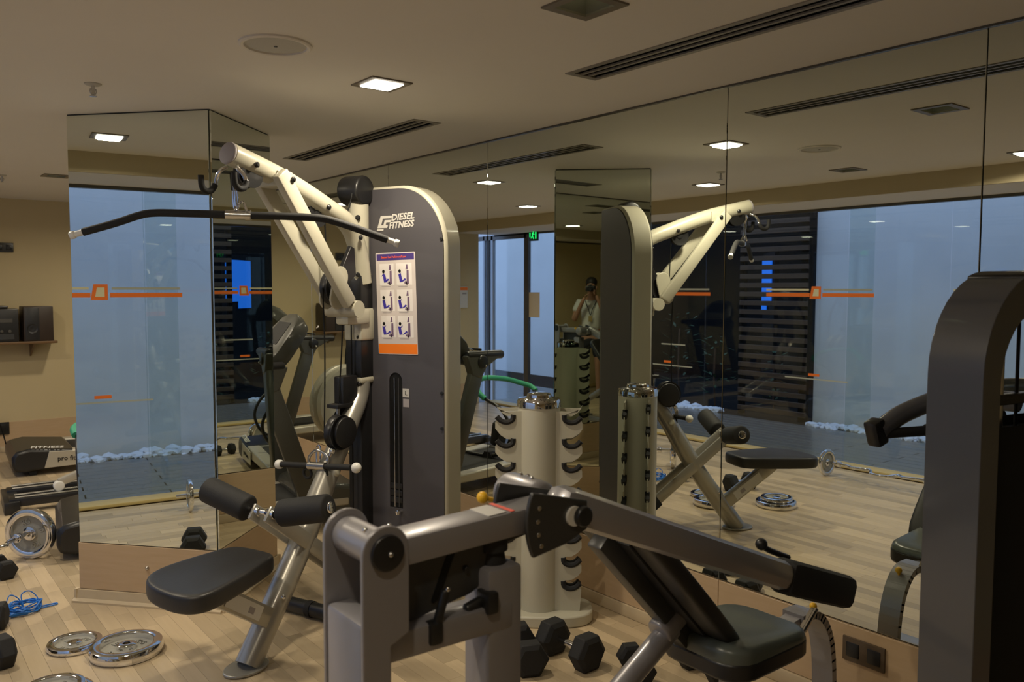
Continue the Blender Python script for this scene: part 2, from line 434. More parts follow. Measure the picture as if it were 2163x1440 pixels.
# sliding leaf overlapping its neighbour
struct('window_7', G().box((GX-.03, 3.91, ZG/2+.01), (.010, .235, ZG-.03)), 'facade_glass', smooth=0)
struct('trim_5', G().box((GX, (Y0+FY)/2, ZG-.010), (.05, FY-Y0, .030)), 'trim_grey')
def decals(parent_name, yc, frost_left, sgn=1):
    x = GX+.008; r = bpy.data.objects[parent_name]
    def strip_(y0, y1, z0, z1, m, n): obj(n, G().box((x, (y0+y1)/2, (z0+z1)/2), (.002, abs(y1-y0), z1-z0)), m, r, smooth=0)
    strip_(yc+.065, yc+.54, 1.525, 1.560, 'decal_orange', 'orange_stripe'); strip_(yc-.065, yc-.565, 1.525, 1.560, 'decal_orange', 'orange_stripe')
    strip_(yc+.075, yc+.54, 1.582, 1.600, 'decal_cream', 'cream_stripe'); strip_(yc-.075, yc-.55, 1.582, 1.600, 'decal_frost', 'cream_stripe')
    tr = [(-.05, 1.505), (.065, 1.505), (.045, 1.622), (-.05, 1.622)]
    ti = [(-.028, 1.530), (.035, 1.530), (.022, 1.598), (-.028, 1.598)]
    obj('logo_frame', G().prism(tr, (x-.001, yc, 0), Y, Z, (.002, 0, 0), [ti]), 'decal_orange', r, smooth=0)
    obj('logo_core', G().prism(ti, (x-.001, yc, 0), Y, Z, (.0015, 0, 0)), 'decal_cream', r, smooth=0)
    strip_(yc-.055, yc+.06, .778, .802, 'decal_orange', 'orange_dash')
    strip_(yc-.34, yc+.31, .744, .756, 'decal_frost', 'frost_line')
decals('window_4', 4.33, True)
decals('window_5', 6.12, True)
decals('window_2', 2.55, True)
obj('frost_line', G().box((GX+.008, 6.05, .985), (.002, .34, .014)), 'decal_frost', bpy.data.objects['window_5'], smooth=0)
# door pane and its posts at the end of the front
d1 = struct('door_1', G().box((GX, 9.25, ZG/2), (.012, 1.30, ZG-.02)), 'facade_glass', smooth=0)
for y, w_, m_ in ((8.60, .09, 'door_metal'), (9.36, .05, 'door_white_metal'), (9.46, .05, 'door_metal'), (9.55, .04, 'door_white_metal')):
    struct('post', G().box((GX, y, ZG/2), (.05, w_, ZG), bev=.004), m_, d1, smooth=0)
struct('rail', G().box((GX, 9.25, ZG-.04), (.05, 1.30, .06)), 'door_metal', d1, smooth=0)
ex = thing('exit_sign', 'small lit green exit sign on the glass above the paper notice', 'sign', (GX+.03, 8.43, 2.22), 0, world=True)
obj('sign_box', G().box((GX+.03, 8.43, 2.29), (.03, .17, .14), bev=.006), 'exit_dark', ex)
gg = G(); xs = GX+.047
gg.ico((xs, 8.425, 2.338), .012, (.2, 1, 1)); gg.beam((xs, 8.43, 2.325), (xs, 8.44, 2.285), .004, .016, up=(0, 1, 0)); gg.beam((xs, 8.44, 2.287), (xs, 8.415, 2.245), .004, .010, up=(0, 1, 0))
gg.beam((xs, 8.44, 2.287), (xs, 8.47, 2.255), .004, .010, up=(0, 1, 0)); gg.beam((xs, 8.45, 2.318), (xs, 8.40, 2.305), .004, .009, up=(0, 1, 0)); gg.box((xs, 8.372, 2.29), (.003, .022, .09)); gg.box((xs, 8.49, 2.30), (.003, .018, .06))
obj('pictogram', gg, 'exit_green', ex)
tag(obj('paper_notice', G().box((GX+.009, 8.44, 1.38), (.002, .22, .33)), 'paper', smooth=0), 'blank pale paper notice taped to the glass below the exit sign', 'notice')

# ---- outside: terrace, pebbles, walls, slat screen, garden
terr = struct('floor_terrace', G().box((-4.0, 6, -.10), (5.4, 20, .12)), 'outside_dark')
for i in range(11):
    for j in range(6):
        x = -1.43-.145*i; y = 1.0+1.9*j+(.6 if i % 2 else 0)
        if x < -2.95: continue
        struct('paving_slab', G().box((x, y, -.03), (.139, 1.89, .03), bev=.003, seg=1), 'paving', terr, smooth=0)
struct('trim_6', G().box((-1.30, (Y0+10)/2, -.03), (.10, 12, .05)), 'paving')
ow = struct('wall_outside', G().box((-3.46, 1.4, 2.0), (.25, 8.44, 4.2)), 'outside_wall')
struct('wall_court', G().box((-4.35, 13.2, 2.0), (.2, 6.2, 4.2)), 'outside_wall')
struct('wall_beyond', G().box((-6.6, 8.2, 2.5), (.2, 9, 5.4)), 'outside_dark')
g = G()
for i in range(900):
    y = random.uniform(-1.5, 5.5) if i < 680 else random.uniform(6.8, 8.4)
    x = random.triangular(-3.24, -2.92, -3.12); s_ = random.uniform(.018, .046)
    if random.random() < .10: s_ *= 1.5
    g.ico((x, y, -.035+s_*.65), s_, (1.2, random.uniform(.8, 1.5), .75), 1, Matrix.Rotation(random.random()*3, 3, 'Z'), .12)
peb = obj('pebbles', g, 'pebble_white', kind='stuff'); tag(peb, 'strip of white pebbles along the foot of the outside wall', 'pebbles')
sc_t = thing('slat_screen', 'dark brown horizontal slat screen standing outside the glass', 'screen', (-3.2, 6.25, 0), world=True)
for j in range(23):
    obj('slat', G().box((-3.2, 6.13, .06+j*.113), (.03, .98, .062), bev=.004, seg=1), 'slat_wood', sc_t, smooth=0)
for y in (5.70, 6.60):
    obj('post', G().box((-3.25, y, 1.32), (.07, .10 if y < 6 else .06, 2.7)), 'outside_dark', sc_t, smooth=0)
bl = thing('lit_window', 'bright blue lit window in the dark building outside, behind the slat screen', 'window', (-4.58, 7.17, 0), world=True)
BU, BN = V((-.731, .682, 0)), V((.682, .731, 0))
obj('pane', G().prism([(-.45, 1.38), (-.02, 1.38), (-.02, 1.27), (.45, 1.27), (.45, 2.03), (-.45, 2.03)], (-4.58, 7.17, 0), BU, Z, BN*.01), 'blue_screen', bl, smooth=0)
obj('frame', G().prism([(-.53, 0), (.53, 0), (.53, 2.12), (-.53, 2.12)], V((-4.58, 7.17, 0))-BN*.02, BU, Z, BN*-.06), 'outside_dark', bl, smooth=0)
def shrub(x, y, h, lab):
    t = thing('garden_shrub', lab, 'shrub', (x, y, -.04), 0, 'shrubs outside in the dark garden')
    obj('stem', G().tube([(0, 0, 0), (.02, .01, h*.4), (-.01, .02, h*.8)], .012, 6, 3), 'bark', t)
    g = G()
    for i in range(70):
        a = random.random()*6.28; zz = random.uniform(.15, 1)*h; rr = random.uniform(.05, .28)*h*.8; c = V((math.cos(a)*rr, math.sin(a)*rr, zz)); d = V((math.cos(a), math.sin(a), random.uniform(-.4, .7))).normalized()*random.uniform(.08, .16); w = d.cross(Z).normalized()*.022
        g.poly([c, c+d*.5+w, c+d, c+d*.5-w])
    obj('foliage', g, 'leaf_green', t, kind='stuff', smooth=0)
shrub(-3.6, 7.3, 1.0, 'dark leafy shrub left of the slat screen outside')
shrub(-3.9, 8.2, 1.3, 'tall dark shrub outside beyond the pebbles at the end')
shrub(-3.75, 6.45, .8, 'low shrub outside half hidden behind the slat screen')

# ================================================================= CEILING FIXTURES
LL = ['unlit square ceiling light nearest the camera beside the long air vent', 'lit square ceiling light above the lat pulldown machine, left of the vents', 'lit square ceiling light behind the mirrored pillar',
      'lit square ceiling light near the far wall, over the treadmills', 'lit square ceiling light far along the window row, seen in the mirror', 'lit square ceiling light midway along the window row, seen in the mirror', 'unlit square ceiling light in the window row, seen in the mirror', 'lit square ceiling light at the right edge of the mirror, window row',
      'unlit square ceiling light left of the mirrored pillar, far off', 'added dim square ceiling light nearly above the photographer', 'unlit square ceiling light behind the camera along the vents', 'unlit square ceiling light at the wall behind the photographer']
for (x, y, on), lab in zip(LIGHTS, LL):
    t = thing('ceiling_light', lab, 'light', (x, y, CZ), 0, 'square recessed ceiling lights')
    obj('frame', G().prism([(-.094, -.094), (.094, -.094), (.094, .094), (-.094, .094)], (0, 0, -.006), X, Y, (0, 0, .007), [[(-.064, -.064), (.064, -.064), (.064, .064), (-.064, .064)]]), 'lamp_frame', t, smooth=0)
    g = G(); a, b, h = .065, .058, .075
    for s0, s1 in (((-1, -1), (1, -1)), ((1, -1), (1, 1)), ((1, 1), (-1, 1)), ((-1, 1), (-1, -1))):
        g.poly([(s0[0]*a, s0[1]*a, 0), (s1[0]*a, s1[1]*a, 0), (s1[0]*b, s1[1]*b, h), (s0[0]*b, s0[1]*b, h)])
    obj('reflector', g, 'lamp_well', t, smooth=0)
    zd = -.011 if on else .07  # lit diffusers sit lower and wider to imitate the bloom of the lamp
    obj('diffuser', G().box((0, 0, zd+.004), (.134 if on else .116, .134 if on else .116, .008), bev=.003), 'lamp_on' if on else 'lamp_off_glow', t)
    if on:
        ld = bpy.data.lights.new('lamp', 'AREA'); ld.shape = 'SQUARE'; ld.size = .11; ld.energy = LAMP*on; ld.color = LAMP_COL; ld.spread = R(165)
        lo = bpy.data.objects.new('lamp', ld); COL.objects.link(lo); lo.parent = t; lo.location = (0, 0, -.018)
for (a, b), lab in zip(VENTS, ['long slotted air vent in the ceiling nearest the camera', 'slotted air vent in the ceiling above the weight tower', 'slotted air vent in the ceiling at the far end, seen in the mirror']):
    t = thing('air_vent', lab, 'vent', ((VX0+VX1)/2, (a+b)/2, CZ), 0, 'linear ceiling air vents'); h, w = (b-a)/2, (VX1-VX0)/2
    obj('frame', G().prism([(-w, -h), (w, -h), (w, h), (-w, h)], (0, 0, -.004), X, Y, (0, 0, .006), [[(-w+.022, -h+.03), (w-.022, -h+.03), (w-.022, h-.03), (-w+.022, h-.03)]]), 'vent_metal', t, smooth=0)
    obj('duct', G().box((0, 0, .085), (2*w-.004, 2*h-.004, .01)).box((w-.008, 0, .044), (.010, 2*h-.004, .084)).box((-w+.008, 0, .044), (.010, 2*h-.004, .084)).box((0, h-.008, .044), (2*w-.02, .010, .084)).box((0, -h+.008, .044), (2*w-.02, .010, .084)), 'vent_dark', t, smooth=0)
    for i in range(2):
        obj('slat', G().box((-w+.022+.121*(i+1)/3, 0, .000), (.014, 2*h-.05, .006)), 'vent_metal', t, smooth=0)
t = thing('ceiling_speaker', 'round flush ceiling speaker left of the lit ceiling light', 'speaker', (1.185, 2.84, CZ))
obj('rim', G().lathe([(.125, 0), (.125, -.006), (.118, -.010), (.108, -.008), (.106, 0)], n=40), 'ceiling_paint', t)
obj('grille', G().lathe([(.107, -.002), (.07, -.006), (0, -.007)], n=40), 'grille_white', t)
obj('centre_cap', G().lathe([(.007, -.006), (.006, -.010), (0, -.011)], n=12), 'trim_grey', t)
for (x, y), lab in (((.81, 3.86), 'small ceiling sprinkler head above the mirrored pillar'), ((.9, 7.4), 'far ceiling sprinkler at the left edge of the picture')):
    t = thing('sprinkler', lab, 'sprinkler', (x, y, CZ), 0, 'ceiling sprinklers')
    obj('rosette', G().lathe([(0, 0), (.034, 0), (.034, -.003), (.024, -.008), (0, -.009)], n=20), 'grille_white', t)
    obj('body', G().cyl((0, 0, -.006), (0, 0, -.045), .008, .006, 10).tube([(-.010, 0, -.02), (-.012, 0, -.035), (0, 0, -.050)], .0025, 6, 3).tube([(.010, 0, -.02), (.012, 0, -.035), (0, 0, -.050)], .0025, 6, 3), 'steel', t)
    obj('deflector', G().lathe([(0, -.049), (.014, -.050), (.014, -.053), (0, -.054)], n=16), 'steel', t)

# ================================================================= LAT PULLDOWN MACHINE (local: x = out towards the user, y = towards the camera, z = up)
LO, LR = (1.93, 3.643, 0), R(202.5)
lat = thing('lat_pulldown_machine', 'cream and slate lat pulldown machine with tall weight tower in front of the pillar', 'exercise machine', LO, LR)
sf, sb = -.09, -.22
def tower_outline(y0, y1, z1, inset=0, rx=.26, rz=.30):
    return [(y0+inset, .02)]+[(y1-inset, .02)]+arc(y1-inset-rx, z1-inset-rz, rx, 0, 90, 12, rz)+[(y0+inset, z1-inset)]
band = G().prism(tower_outline(-.03, .448, 2.095), (sb, 0, 0), Y, Z, (sf-sb, 0, 0))
obj('tower_shell', band, 'cream_enamel', lat, bev=.014)
slot = arc(.150, 1.145, .040, 0, 180, 8)+[(.110, .51), (.190, .51)]
fp = G().prism(tower_outline(-.03, .448, 2.095, .014), (sf-.004, 0, 0), Y, Z, (.010, 0, 0), [slot])
front = obj('front_panel', fp, 'slate_panel', lat, smooth=30)
obj('rear_panel', G().prism(tower_outline(-.03, .448, 2.095, .012), (sb-.006, 0, 0), Y, Z, (.010, 0, 0)), 'slate_panel', lat, bev=.003)
obj('stack_slot', G().box((sf+.0015, .150, .845), (.001, .084, .70)), 'print_black', lat, smooth=0)
obj('guide_rod', G().cyl((sf+.0035, .140, .515), (sf+.0035, .140, 1.16), .0035, n=8), 'steel', lat)
obj('guide_rod', G().cyl((sf+.0035, .166, .515), (sf+.0035, .166, 1.16), .0035, n=8), 'dark_grey_metal', lat)
g = G()
for i in range(3): g.box((sf+.0045, .150, .55+i*.035), (.003, .07, .028), bev=.002)
obj('weight_plates', g, 'black_plastic', lat)
obj('selector_pin', G().lathe([(0, 0), (.005, 0), (.005, .016), (.013, .018), (.013, .034), (0, .037)], (sf+.004, .18, .497), (1, 0, 0), 14), 'chrome', lat)
for (y, z) in ((.43, 1.83), (.43, 1.10), (.43, .93), (.43, .40), (-.02, 1.86)):
    obj('bolt', G().lathe([(0, 0), (.009, 0), (.008, .005), (0, .007)], (sf+.006, y-.006, z), (1, 0, 0), 12), 'black_plastic', lat)
# logo: emblem and lettering
def on_front(y, z, dx=.0075): return frame((sf+dx, y, z), (0, 1, 0.0), (0, 0, 1))
lg = G()
def bar(a, b, c, d, k=.10):   # slanted block: y from a to b, z from c to d
    return lg.prism([(a+(c-1.875)*.35, c), (b+(c-1.875)*.35, c), (b+(d-1.875)*.35, d), (a+(d-1.875)*.35, d)], (sf+.006, 0, 0), Y, Z, (.002, 0, 0))
bar(.040, .110, 1.938, 1.951); bar(.040, .058, 1.906, 1.938); bar(.072, .110, 1.919, 1.930); bar(.040, .100, 1.892, 1.906); bar(.072, .086, 1.906, 1.919); bar(.040, .080, 1.879, 1.888)
obj('logo_emblem', lg, 'sticker_silver', front, smooth=0, world=False)
text('lettering', 'DIESEL', .043, 'sticker_silver', front, on_front(.130, 1.926) @ Matrix.Rotation(R(3), 4, 'Z'), .25, .0014, sx=1.08)
text('lettering', 'FITNESS', .043, 'sticker_silver', front, on_front(.116, 1.888) @ Matrix.Rotation(R(3), 4, 'Z'), .25, .0014, sx=.98)
obj('value_label', G().box((sf+.0068, .212, 1.088), (.001, .038, .042)), 'sticker_silver', front, smooth=0)
obj('value_label', G().box((sf+.0068, .214, 1.038), (.001, .036, .040)), 'print_grey', front, smooth=0)
text('lettering', 'L', .03, 'print_black', front, on_front(.206, 1.078, .0078))
obj('base_label', G().box((sf+.0068, .32, .075), (.001, .17, .05)), 'white_print', front, smooth=0)
# poster of six exercise pictures
po = obj('poster', G().prism(rrect(-.1195, -.249, .1195, .249, .006), (sf+.0072, .160, 1.524), V((0, 1, .020)).normalized(), V((0, -.032, 1)).normalized(), (.001, 0, 0)), 'poster_white', front, smooth=0, label='white poster of six exercise pictures with an orange foot')
def pq(u, v, dx=.0088): return frame((sf+dx, .160, 1.524), (0, 1, .02), (0, -.032, 1)) @ V((u, v, 0))
def pbox(name, u0, v0, u1, v1, m, dx=.0086):
    obj(name, G().poly([pq(u0, v0, dx), pq(u1, v0, dx), pq(u1, v1, dx), pq(u0, v1, dx)]), m, po, smooth=0)
pbox('poster_heading', -.113, .211, .113, .243, 'print_navy'); pbox('poster_foot', -.117, -.246, .117, -.198, 'print_orange')
text('lettering', 'Seated Lat Pulldown/Row', .0145, 'print_red', po, frame(pq(-.085, .222, .0092), (0, 1, .02), (0, -.032, 1)), 0, .0004, .0002)
for r_ in range(3):
    for c_ in range(2):
        u, v = (-.097 if c_ == 0 else .005), .195-.128*r_
        pbox('picture', u, v-.105, u+.087+.006*c_, v, 'poster_photo')
        sh = G(); B = lambda a, b, c, d, e, f_, g_, h: sh.poly([pq(u+a, v+b, .0092), pq(u+c, v+d, .0092), pq(u+e, v+f_, .0092), pq(u+g_, v+h, .0092)])
        l = .006*(r_+c_ % 2)
        B(.018-l, -.05, .034-l, -.052, .044-l, -.09, .026-l, -.092); B(.026, -.092, .046, -.086, .058, -.078, .05, -.072); B(.010, -.062, .02, -.05, .03, -.046, .022, -.056)
        obj('athlete_print', sh, 'print_blue', po, smooth=0)
        sh = G(); B(.060, -.10, .074, -.10, .074, -.035, .062, -.035); B(.056, -.030, .062, -.006, .068, -.006, .070, -.03); B(.046, -.097, .062, -.104, .060, -.100, .05, -.088)
        obj('tower_print', sh, 'print_mauve', po, smooth=0)
        sh = G(); hd = (u+.024-l*.6, v-.038); sh.poly([pq(hd[0]+.008*math.cos(k_*PI/4), hd[1]+.009*math.sin(k_*PI/4), .0093) for k_ in range(8)]); B(.052, -.085, .058, -.085, .066, -.104, .06, -.104)
        obj('head_print', sh, 'print_black', po, smooth=0)
        pbox('caption_line', u+.01, v-.113, u+.065, v-.110, 'print_grey')
# column
cxl, cyl_ = -.045, -.04
obj('column', G().cyl((cxl, cyl_, 1.66), (cxl, cyl_, 2.03), .050), 'cream_enamel', lat, bev=.003)
obj('column_sleeve', G().box((cxl, cyl_, 1.58), (.10, .10, .165), bev=.006), 'black_plastic', lat)
obj('column_clamp', G().box((cxl, cyl_, 1.42), (.112, .112, .16), bev=.012), 'cream_enamel', lat)
obj('column_sleeve', G().box((cxl, cyl_, 1.25), (.10, .10, .19), bev=.006), 'black_plastic', lat)
obj('column_clamp', G().box((cxl, cyl_, 1.145), (.106, .106, .035), bev=.012), 'cream_enamel', lat)
obj('column_lower', G().box((cxl, cyl_, .56), (.085, .085, 1.12), bev=.006), 'black_plastic', lat)
for z in (1.94, 1.78, 1.665, 1.48, 1.36, 1.13):
    obj('bolt', G().lathe([(0, 0), (.013, 0), (.013, .008), (.007, .013), (0, .013)], (cxl+.045, cyl_+.032, z), (.8, .6, 0), 10), 'black_plastic', lat)
obj('top_pulley_cover', G().rcyl((cxl+.01, cyl_-.075, 2.075), (cxl+.01, cyl_+.055, 2.075), .072, .015, 26).box((cxl-.02, cyl_, 2.05), (.10, .10, .06), bev=.01), 'black_plastic', lat)
# boom and struts
boom_pts = [(cxl, cyl_+.02, 1.62), (-.01, -.015, 1.77), (.07, -.005, 1.895), (.232, 0, 1.968), (.50, 0, 2.062), (.80, 0, 2.135)]
obj('boom', G().tube(boom_pts, .046, 20, 6), 'cream_enamel', lat, bev=.004)
dirb = V((.30, 0, .073)).normalized()
obj('boom_cap', G().rcyl(V(boom_pts[-1])-dirb*.002, V(boom_pts[-1])+dirb*.012, .0465, .008), 'print_grey', lat, smooth=50)
for sy in (1, -1):
    t0, t1 = V((.600 if sy > 0 else .560, sy*.074, 2.080 if sy > 0 else 2.055)), V((.165 if sy > 0 else .120, sy*.074, 1.525))
    obj('strut', G().beam(t0, t1, .040, .070, up=(1, 0, .7), bev=.008), 'cream_enamel', lat)
for (s, z) in ((.545, 2.055), (.27, 1.965), (.70, 2.10), (.05, 1.84)):
    off = .095 if s == .545 else .046
    obj('bolt', G().lathe([(0, 0), (.012, 0), (.012, .007), (.006, .012), (0, .012)], (s, off, z), (0, 1, 0), 10), 'black_plastic', lat)
obj('strut_bridge', G().cyl((.545, -.06, 2.052), (.545, .06, 2.052), .022).box((.545, 0, 2.06), (.09, .115, .07), bev=.01), 'cream_enamel', lat)
obj('strut_foot', G().cyl((.12, -.095, 1.50), (.12, .095, 1.50), .040).box((.04, -.01, 1.46), (.17, .08, .075), bev=.012), 'cream_enamel', lat)
# boom pulleys
def pulley(name, c, r, w, m, parent, ax=(0, 1, 0)):
    c = V(c); a = V(ax)
    return obj(name, G().lathe([(0, 0), (r*.3, 0), (r*.35, w*.15), (r*.8, w*.1), (r, 0), (r, w*.12), (r*.88, w*.5), (r, w*.88), (r, w), (r*.8, w*.9), (r*.35, w*.85), (r*.3, w), (0, w)], c-a*w/2, a, 30), m, parent)
pulley('tip_pulley', (.715, 0, 2.065), .052, .034, 'black_plastic', lat)
obj('tip_pulley_guard', G().prism(arc(.70, 2.065, .058, 20, -200, 14), (0, -.024, 0), X, Z, (0, .004, 0)).prism(arc(.70, 2.065, .058, 20, -200, 14), (0, .020, 0), X, Z, (0, .004, 0)), 'black_plastic', lat)
pulley('mid_pulley', (.30, 0, 1.935), .060, .03, 'black_plastic', lat)
pulley('travel_pulley', (.185, 0, 1.60), .080, .04, 'black_plastic', lat)
for sy in (-1, 1):
    obj('pulley_cheek', G().prism(arc(0, .055, .05, 0, 180, 8)+arc(0, -.055, .05, 180, 360, 8), (.190, sy*.032-.005, 1.60), V((.95, 0, .25)), V((-.25, 0, .95)), (0, .010, 0)), 'cream_enamel', lat, bev=.003)
obj('pulley_bracket', G().prism([(.075, 1.80), (.16, 1.66), (.10, 1.62), (.04, 1.66), (.05, 1.79)], (0, -.012, 0), X, Z, (0, .024, 0)), 'black_plastic', lat, bev=.003)
# cables
cab = [[(.795, 0, 2.06), (.79, 0, 1.99)], [(.70, 0, 2.115), (.32, 0, 2.0), (.10, 0, 1.95), (0, -.03, 2.14)], [(.265, 0, 1.60), (.255, 0, 1.30), (.265, 0, .93)], [(.245, 0, 1.93), (.235, 0, 1.64)], [(.10, -.02, 1.57), (.115, -.02, 1.30), (.145, -.02, 1.02)], [(.02, -.04, 1.45), (.018, -.04, .06)]]
for c in cab: obj('cable', G().tube(c, .0035, 6, 4), 'print_black', lat)
obj('cable_sleeve', G().cyl((.145, -.02, 1.04), (.147, -.02, .99), .011, .008, 10).cyl((.147, -.02, .99), (.150, -.02, .94), .006, n=8), 'steel', lat)
obj('cable_guard', G().box((.075, -.03, 1.10), (.11, .06, .15), bev=.008).box((.10, -.03, 1.035), (.15, .07, .02), bev=.004), 'black_plastic', lat)
# hooks for the bar
for sy, s0 in ((-1, .80), (1, .80)):
    y0 = sy*.050
    kf = .58 if sy < 0 else .9; y0 *= kf; hook = [(s0-.01, y0*.8, 2.085), (s0+.01, y0*1.3, 2.07), (s0+.012, y0*2.0, 2.045), (s0+.012, y0*2.4, 2.015), (s0+.026, y0*2.5, 1.992), (s0+.052, y0*2.5, 1.984), (s0+.075, y0*2.5, 2.0), (s0+.08, y0*2.5, 2.045)]
    obj('bar_hook', G().tube(hook, .0085, 10, 4), 'chrome', lat); obj('hook_sleeve', G().tube(hook[3:], .0125, 10, 4), 'black_rubber', lat)
# main leg
leg_pts = [(cxl+.005, cyl_+.005, 1.135), (-.015, -.03, 1.06), (.06, -.012, .975), (.20, 0, .80), (.416, 0, .462), (.600, 0, .215), (.755, 0, .012)]
obj('main_leg', G().tube(leg_pts, [.050, .050, .050, .052, .056, .056, .056], 22, 6), 'champagne', lat)
ft = [(.762+.105*math.cos(a*PI/12), .078*math.sin(a*PI/12)) for a in range(24)]
obj('foot_plate', G().prism(ft, (0, 0, .001), X, Y, (0, 0, .012)), 'champagne', lat, bev=.004)
obj('leg_slot', G().prism(arc(0, .035, .014, 0, 180, 6)+arc(0, -.035, .014, 180, 360, 6), (.10, -.046, .99), V((.5, -.55, .66)).normalized(), V((-.62, .1, .78)).normalized(), (.02, .012, .02)), 'print_black', lat)
obj('leg_cover_cap', G().rcyl((.245, .030, .74), (.235, .058, .745), .024, .01), 'cream_enamel', lat)
# low pulley and row handle
pulley('low_pulley', (.215, .045, .925), .082, .042, 'black_plastic', lat)
obj('low_pulley_cover', G().rcyl((.205, .066, .925), (.205, .085, .925), .074, .006, 28), 'black_plastic', lat)
obj('cable_end', G().cyl((.262, .045, .845), (.285, .03, .80), .010, n=10).sphere((.262, .045, .845), .016, n=8), 'chrome', lat)
# knee rollers on two crossing arms
for sy in (-1, 1):
    obj('roller_arm', G().beam((.672, sy*.046, .648), (.030, sy*.046, .150), .016, .070, up=(0, 0, 1), bev=.004), 'champagne', lat)
obj('arm_sleeve', G().beam((.155, 0, .247), (.075, 0, .185), .125, .088, up=(0, 0, 1), bev=.006), 'black_rubber', lat)
obj('arm_post', G().box((.04, 0, .10), (.06, .09, .20), bev=.006), 'black_plastic', lat)
obj('roller_axle', G().cyl((.652, -.075, .642), (.640, .075, .640), .012), 'chrome', lat)
obj('axle_clamp', G().rcyl((.650, -.068, .640), (.650, -.020, .640), .020, .004).rcyl((.650, .020, .640), (.650, .068, .640), .020, .004), 'chrome', lat)
for a, b in (((.652, -.085, .646), (.680, -.31, .712)), ((.632, .085, .645), (.590, .315, .690))):
    a, b = V(a), V(b); d = (b-a).normalized()
    r = obj('knee_roller', G().rcyl(a, b, .058, .012, 28), 'black_foam', lat)
    obj('roller_cap', G().rcyl(b-d*.002, b+d*.012, .026, .008, 16), 'chrome', r); obj('roller_bushing', G().cyl(a-d*.02, a+d*.002, .013, n=12), 'chrome', r)
# seat
so = [(.70, -.075), (.70, .095), (.72, .135), (.78, .165), (1.00, .225), (1.13, .255), (1.19, .25), (1.23, .21), (1.24, .14), (1.225, .03), (1.195, -.05), (1.15, -.11), (1.07, -.145), (.95, -.145), (.78, -.125), (.725, -.11)]
g = G(); L_ = len(so); cxs = sum(p[0] for p in so)/L_; cys = sum(p[1] for p in so)/L_
lay = [(.90, .425), (.985, .432), (1, .445), (1, .485), (.985, .497), (.93, .503), (.80, .499), (.5, .494), (.2, .492)]
rings = [[g.bm.verts.new((cxs+(x-cxs)*k, cys+(y-cys)*k, z)) for x, y in so] for k, z in lay]
for a, b in zip(rings, rings[1:]):
    for i in range(L_): g.bm.faces.new((a[i], a[(i+1) % L_], b[(i+1) % L_], b[i]))
g.bm.faces.new(rings[0][::-1]); g.bm.faces.new(rings[-1])
seat = obj('seat', g, 'black_vinyl', lat, smooth=60); seat.modifiers.new('round', 'SUBSURF').levels = 1; seat.modifiers['round'].render_levels = 2
obj('seat_bracket', G().beam((.625, .02, .165), (1.00, .03, .425), .045, .085, up=(0, 0, 1), bev=.005).box((.99, .03, .418), (.26, .12, .012)), 'champagne', lat)
slab = obj('warning_label', G().beam((.715, .0455, .228), (.90, .0535, .356), .001, .060, up=(0, 0, 1)), 'white_print', lat, smooth=0)
obj('label_print', G().beam((.755, .0470, .253), (.785, .0485, .274), .002, .026, up=(0, 0, 1)), 'print_grey', slab, smooth=0)
obj('leg_bolt', G().sphere((.592, .050, .262), .011, n=8), 'chrome', lat)
# base
obj('base_tube', G().rcyl((.215, -.37, .042), (.215, .46, .042), .036, .01), 'black_plastic', lat)
obj('base_collar', G().cyl((.215, -.16, .042), (.215, -.13, .042), .0395), 'black_rubber', lat)
obj('base_beam', G().box((-.02, 0, .03), (.40, .09, .05), bev=.006).box((-.155, .21, .012), (.20, .52, .022), bev=.005), 'black_plastic', lat)

# bars hanging from the cables: things of their own
lo2 = FR[lat.name]
bar_t = thing('lat_bar', 'long black cambered lat bar hanging from the boom of the pulldown machine', 'bar', lo2 @ V((.76, 0, 1.865)), LR)
zc = 1.865
def W2(p): return (p[0]-.76, p[1], p[2]-zc)
BD = V((.605, -.796, 0))          # the bar has swung round on its cable
bp = [V((.76, 0, z))+BD*t for t, z in ((.595, 1.818), (.47, 1.856), (.385, 1.886), (.33, 1.897), (.24, 1.898), (0, 1.894), (-.24, 1.890), (-.33, 1.885), (-.385, 1.873), (-.47, 1.846), (-.60, 1.800))]
cur = catmull([V(W2(p)) for p in bp], 5)
obj('grip_bar', G().tube(cur, .0155, 14), 'black_rubber', bar_t)
for a, b in ((cur[1], cur[0]), (cur[-2], cur[-1])):
    d = (b-a).normalized(); obj('end_cap', G().cyl(b-d*.002, b+d*.035, .012, n=14).rcyl(b+d*.03, b+d*.052, .016, .006, 16), 'white_plastic', bar_t)
obj('centre_sleeve', G().cyl(W2(V((.76, 0, 1.895))+BD*.048), W2(V((.76, 0, 1.893))-BD*.052), .0195, n=20).cyl(W2(V((.76, 0, 1.8935))-BD*.03), W2(V((.76, 0, 1.893))-BD*.05), .0225, n=20), 'steel', bar_t)
obj('swivel', G().tube([W2((.76, -.02, 1.915)), W2((.76, 0, 1.935)), W2((.76, .03, 1.945)), W2((.76, .05, 1.91))], .005, 8, 4).cyl(W2((.77, 0, 1.93)), W2((.775, 0, 2.0)), .004, n=8).cyl(W2((.775, 0, 1.99)), W2((.775, 0, 2.02)), .009, n=10), 'chrome', bar_t)
obj('carabiner', G().tube([W2(p) for p in [(.768, -.012, 1.925), (.774, -.012, 1.99), (.774, 0, 2.003), (.774, .012, 1.99), (.768, .012, 1.925), (.766, 0, 1.915)]], .0035, 8, 4, closed=True), 'chrome', bar_t)
rh = thing('row_handle', 'short black straight row handle clipped to the low pulley', 'handle', lo2 @ V((.30, -.02, .775)), LR)
def W3(p): return (p[0]-.30, p[1]+.02, p[2]-.775)
e0, e1_ = V(W3((.285, -.285, .752))), V(W3((.285, .205, .787))); dd = (e1_-e0)
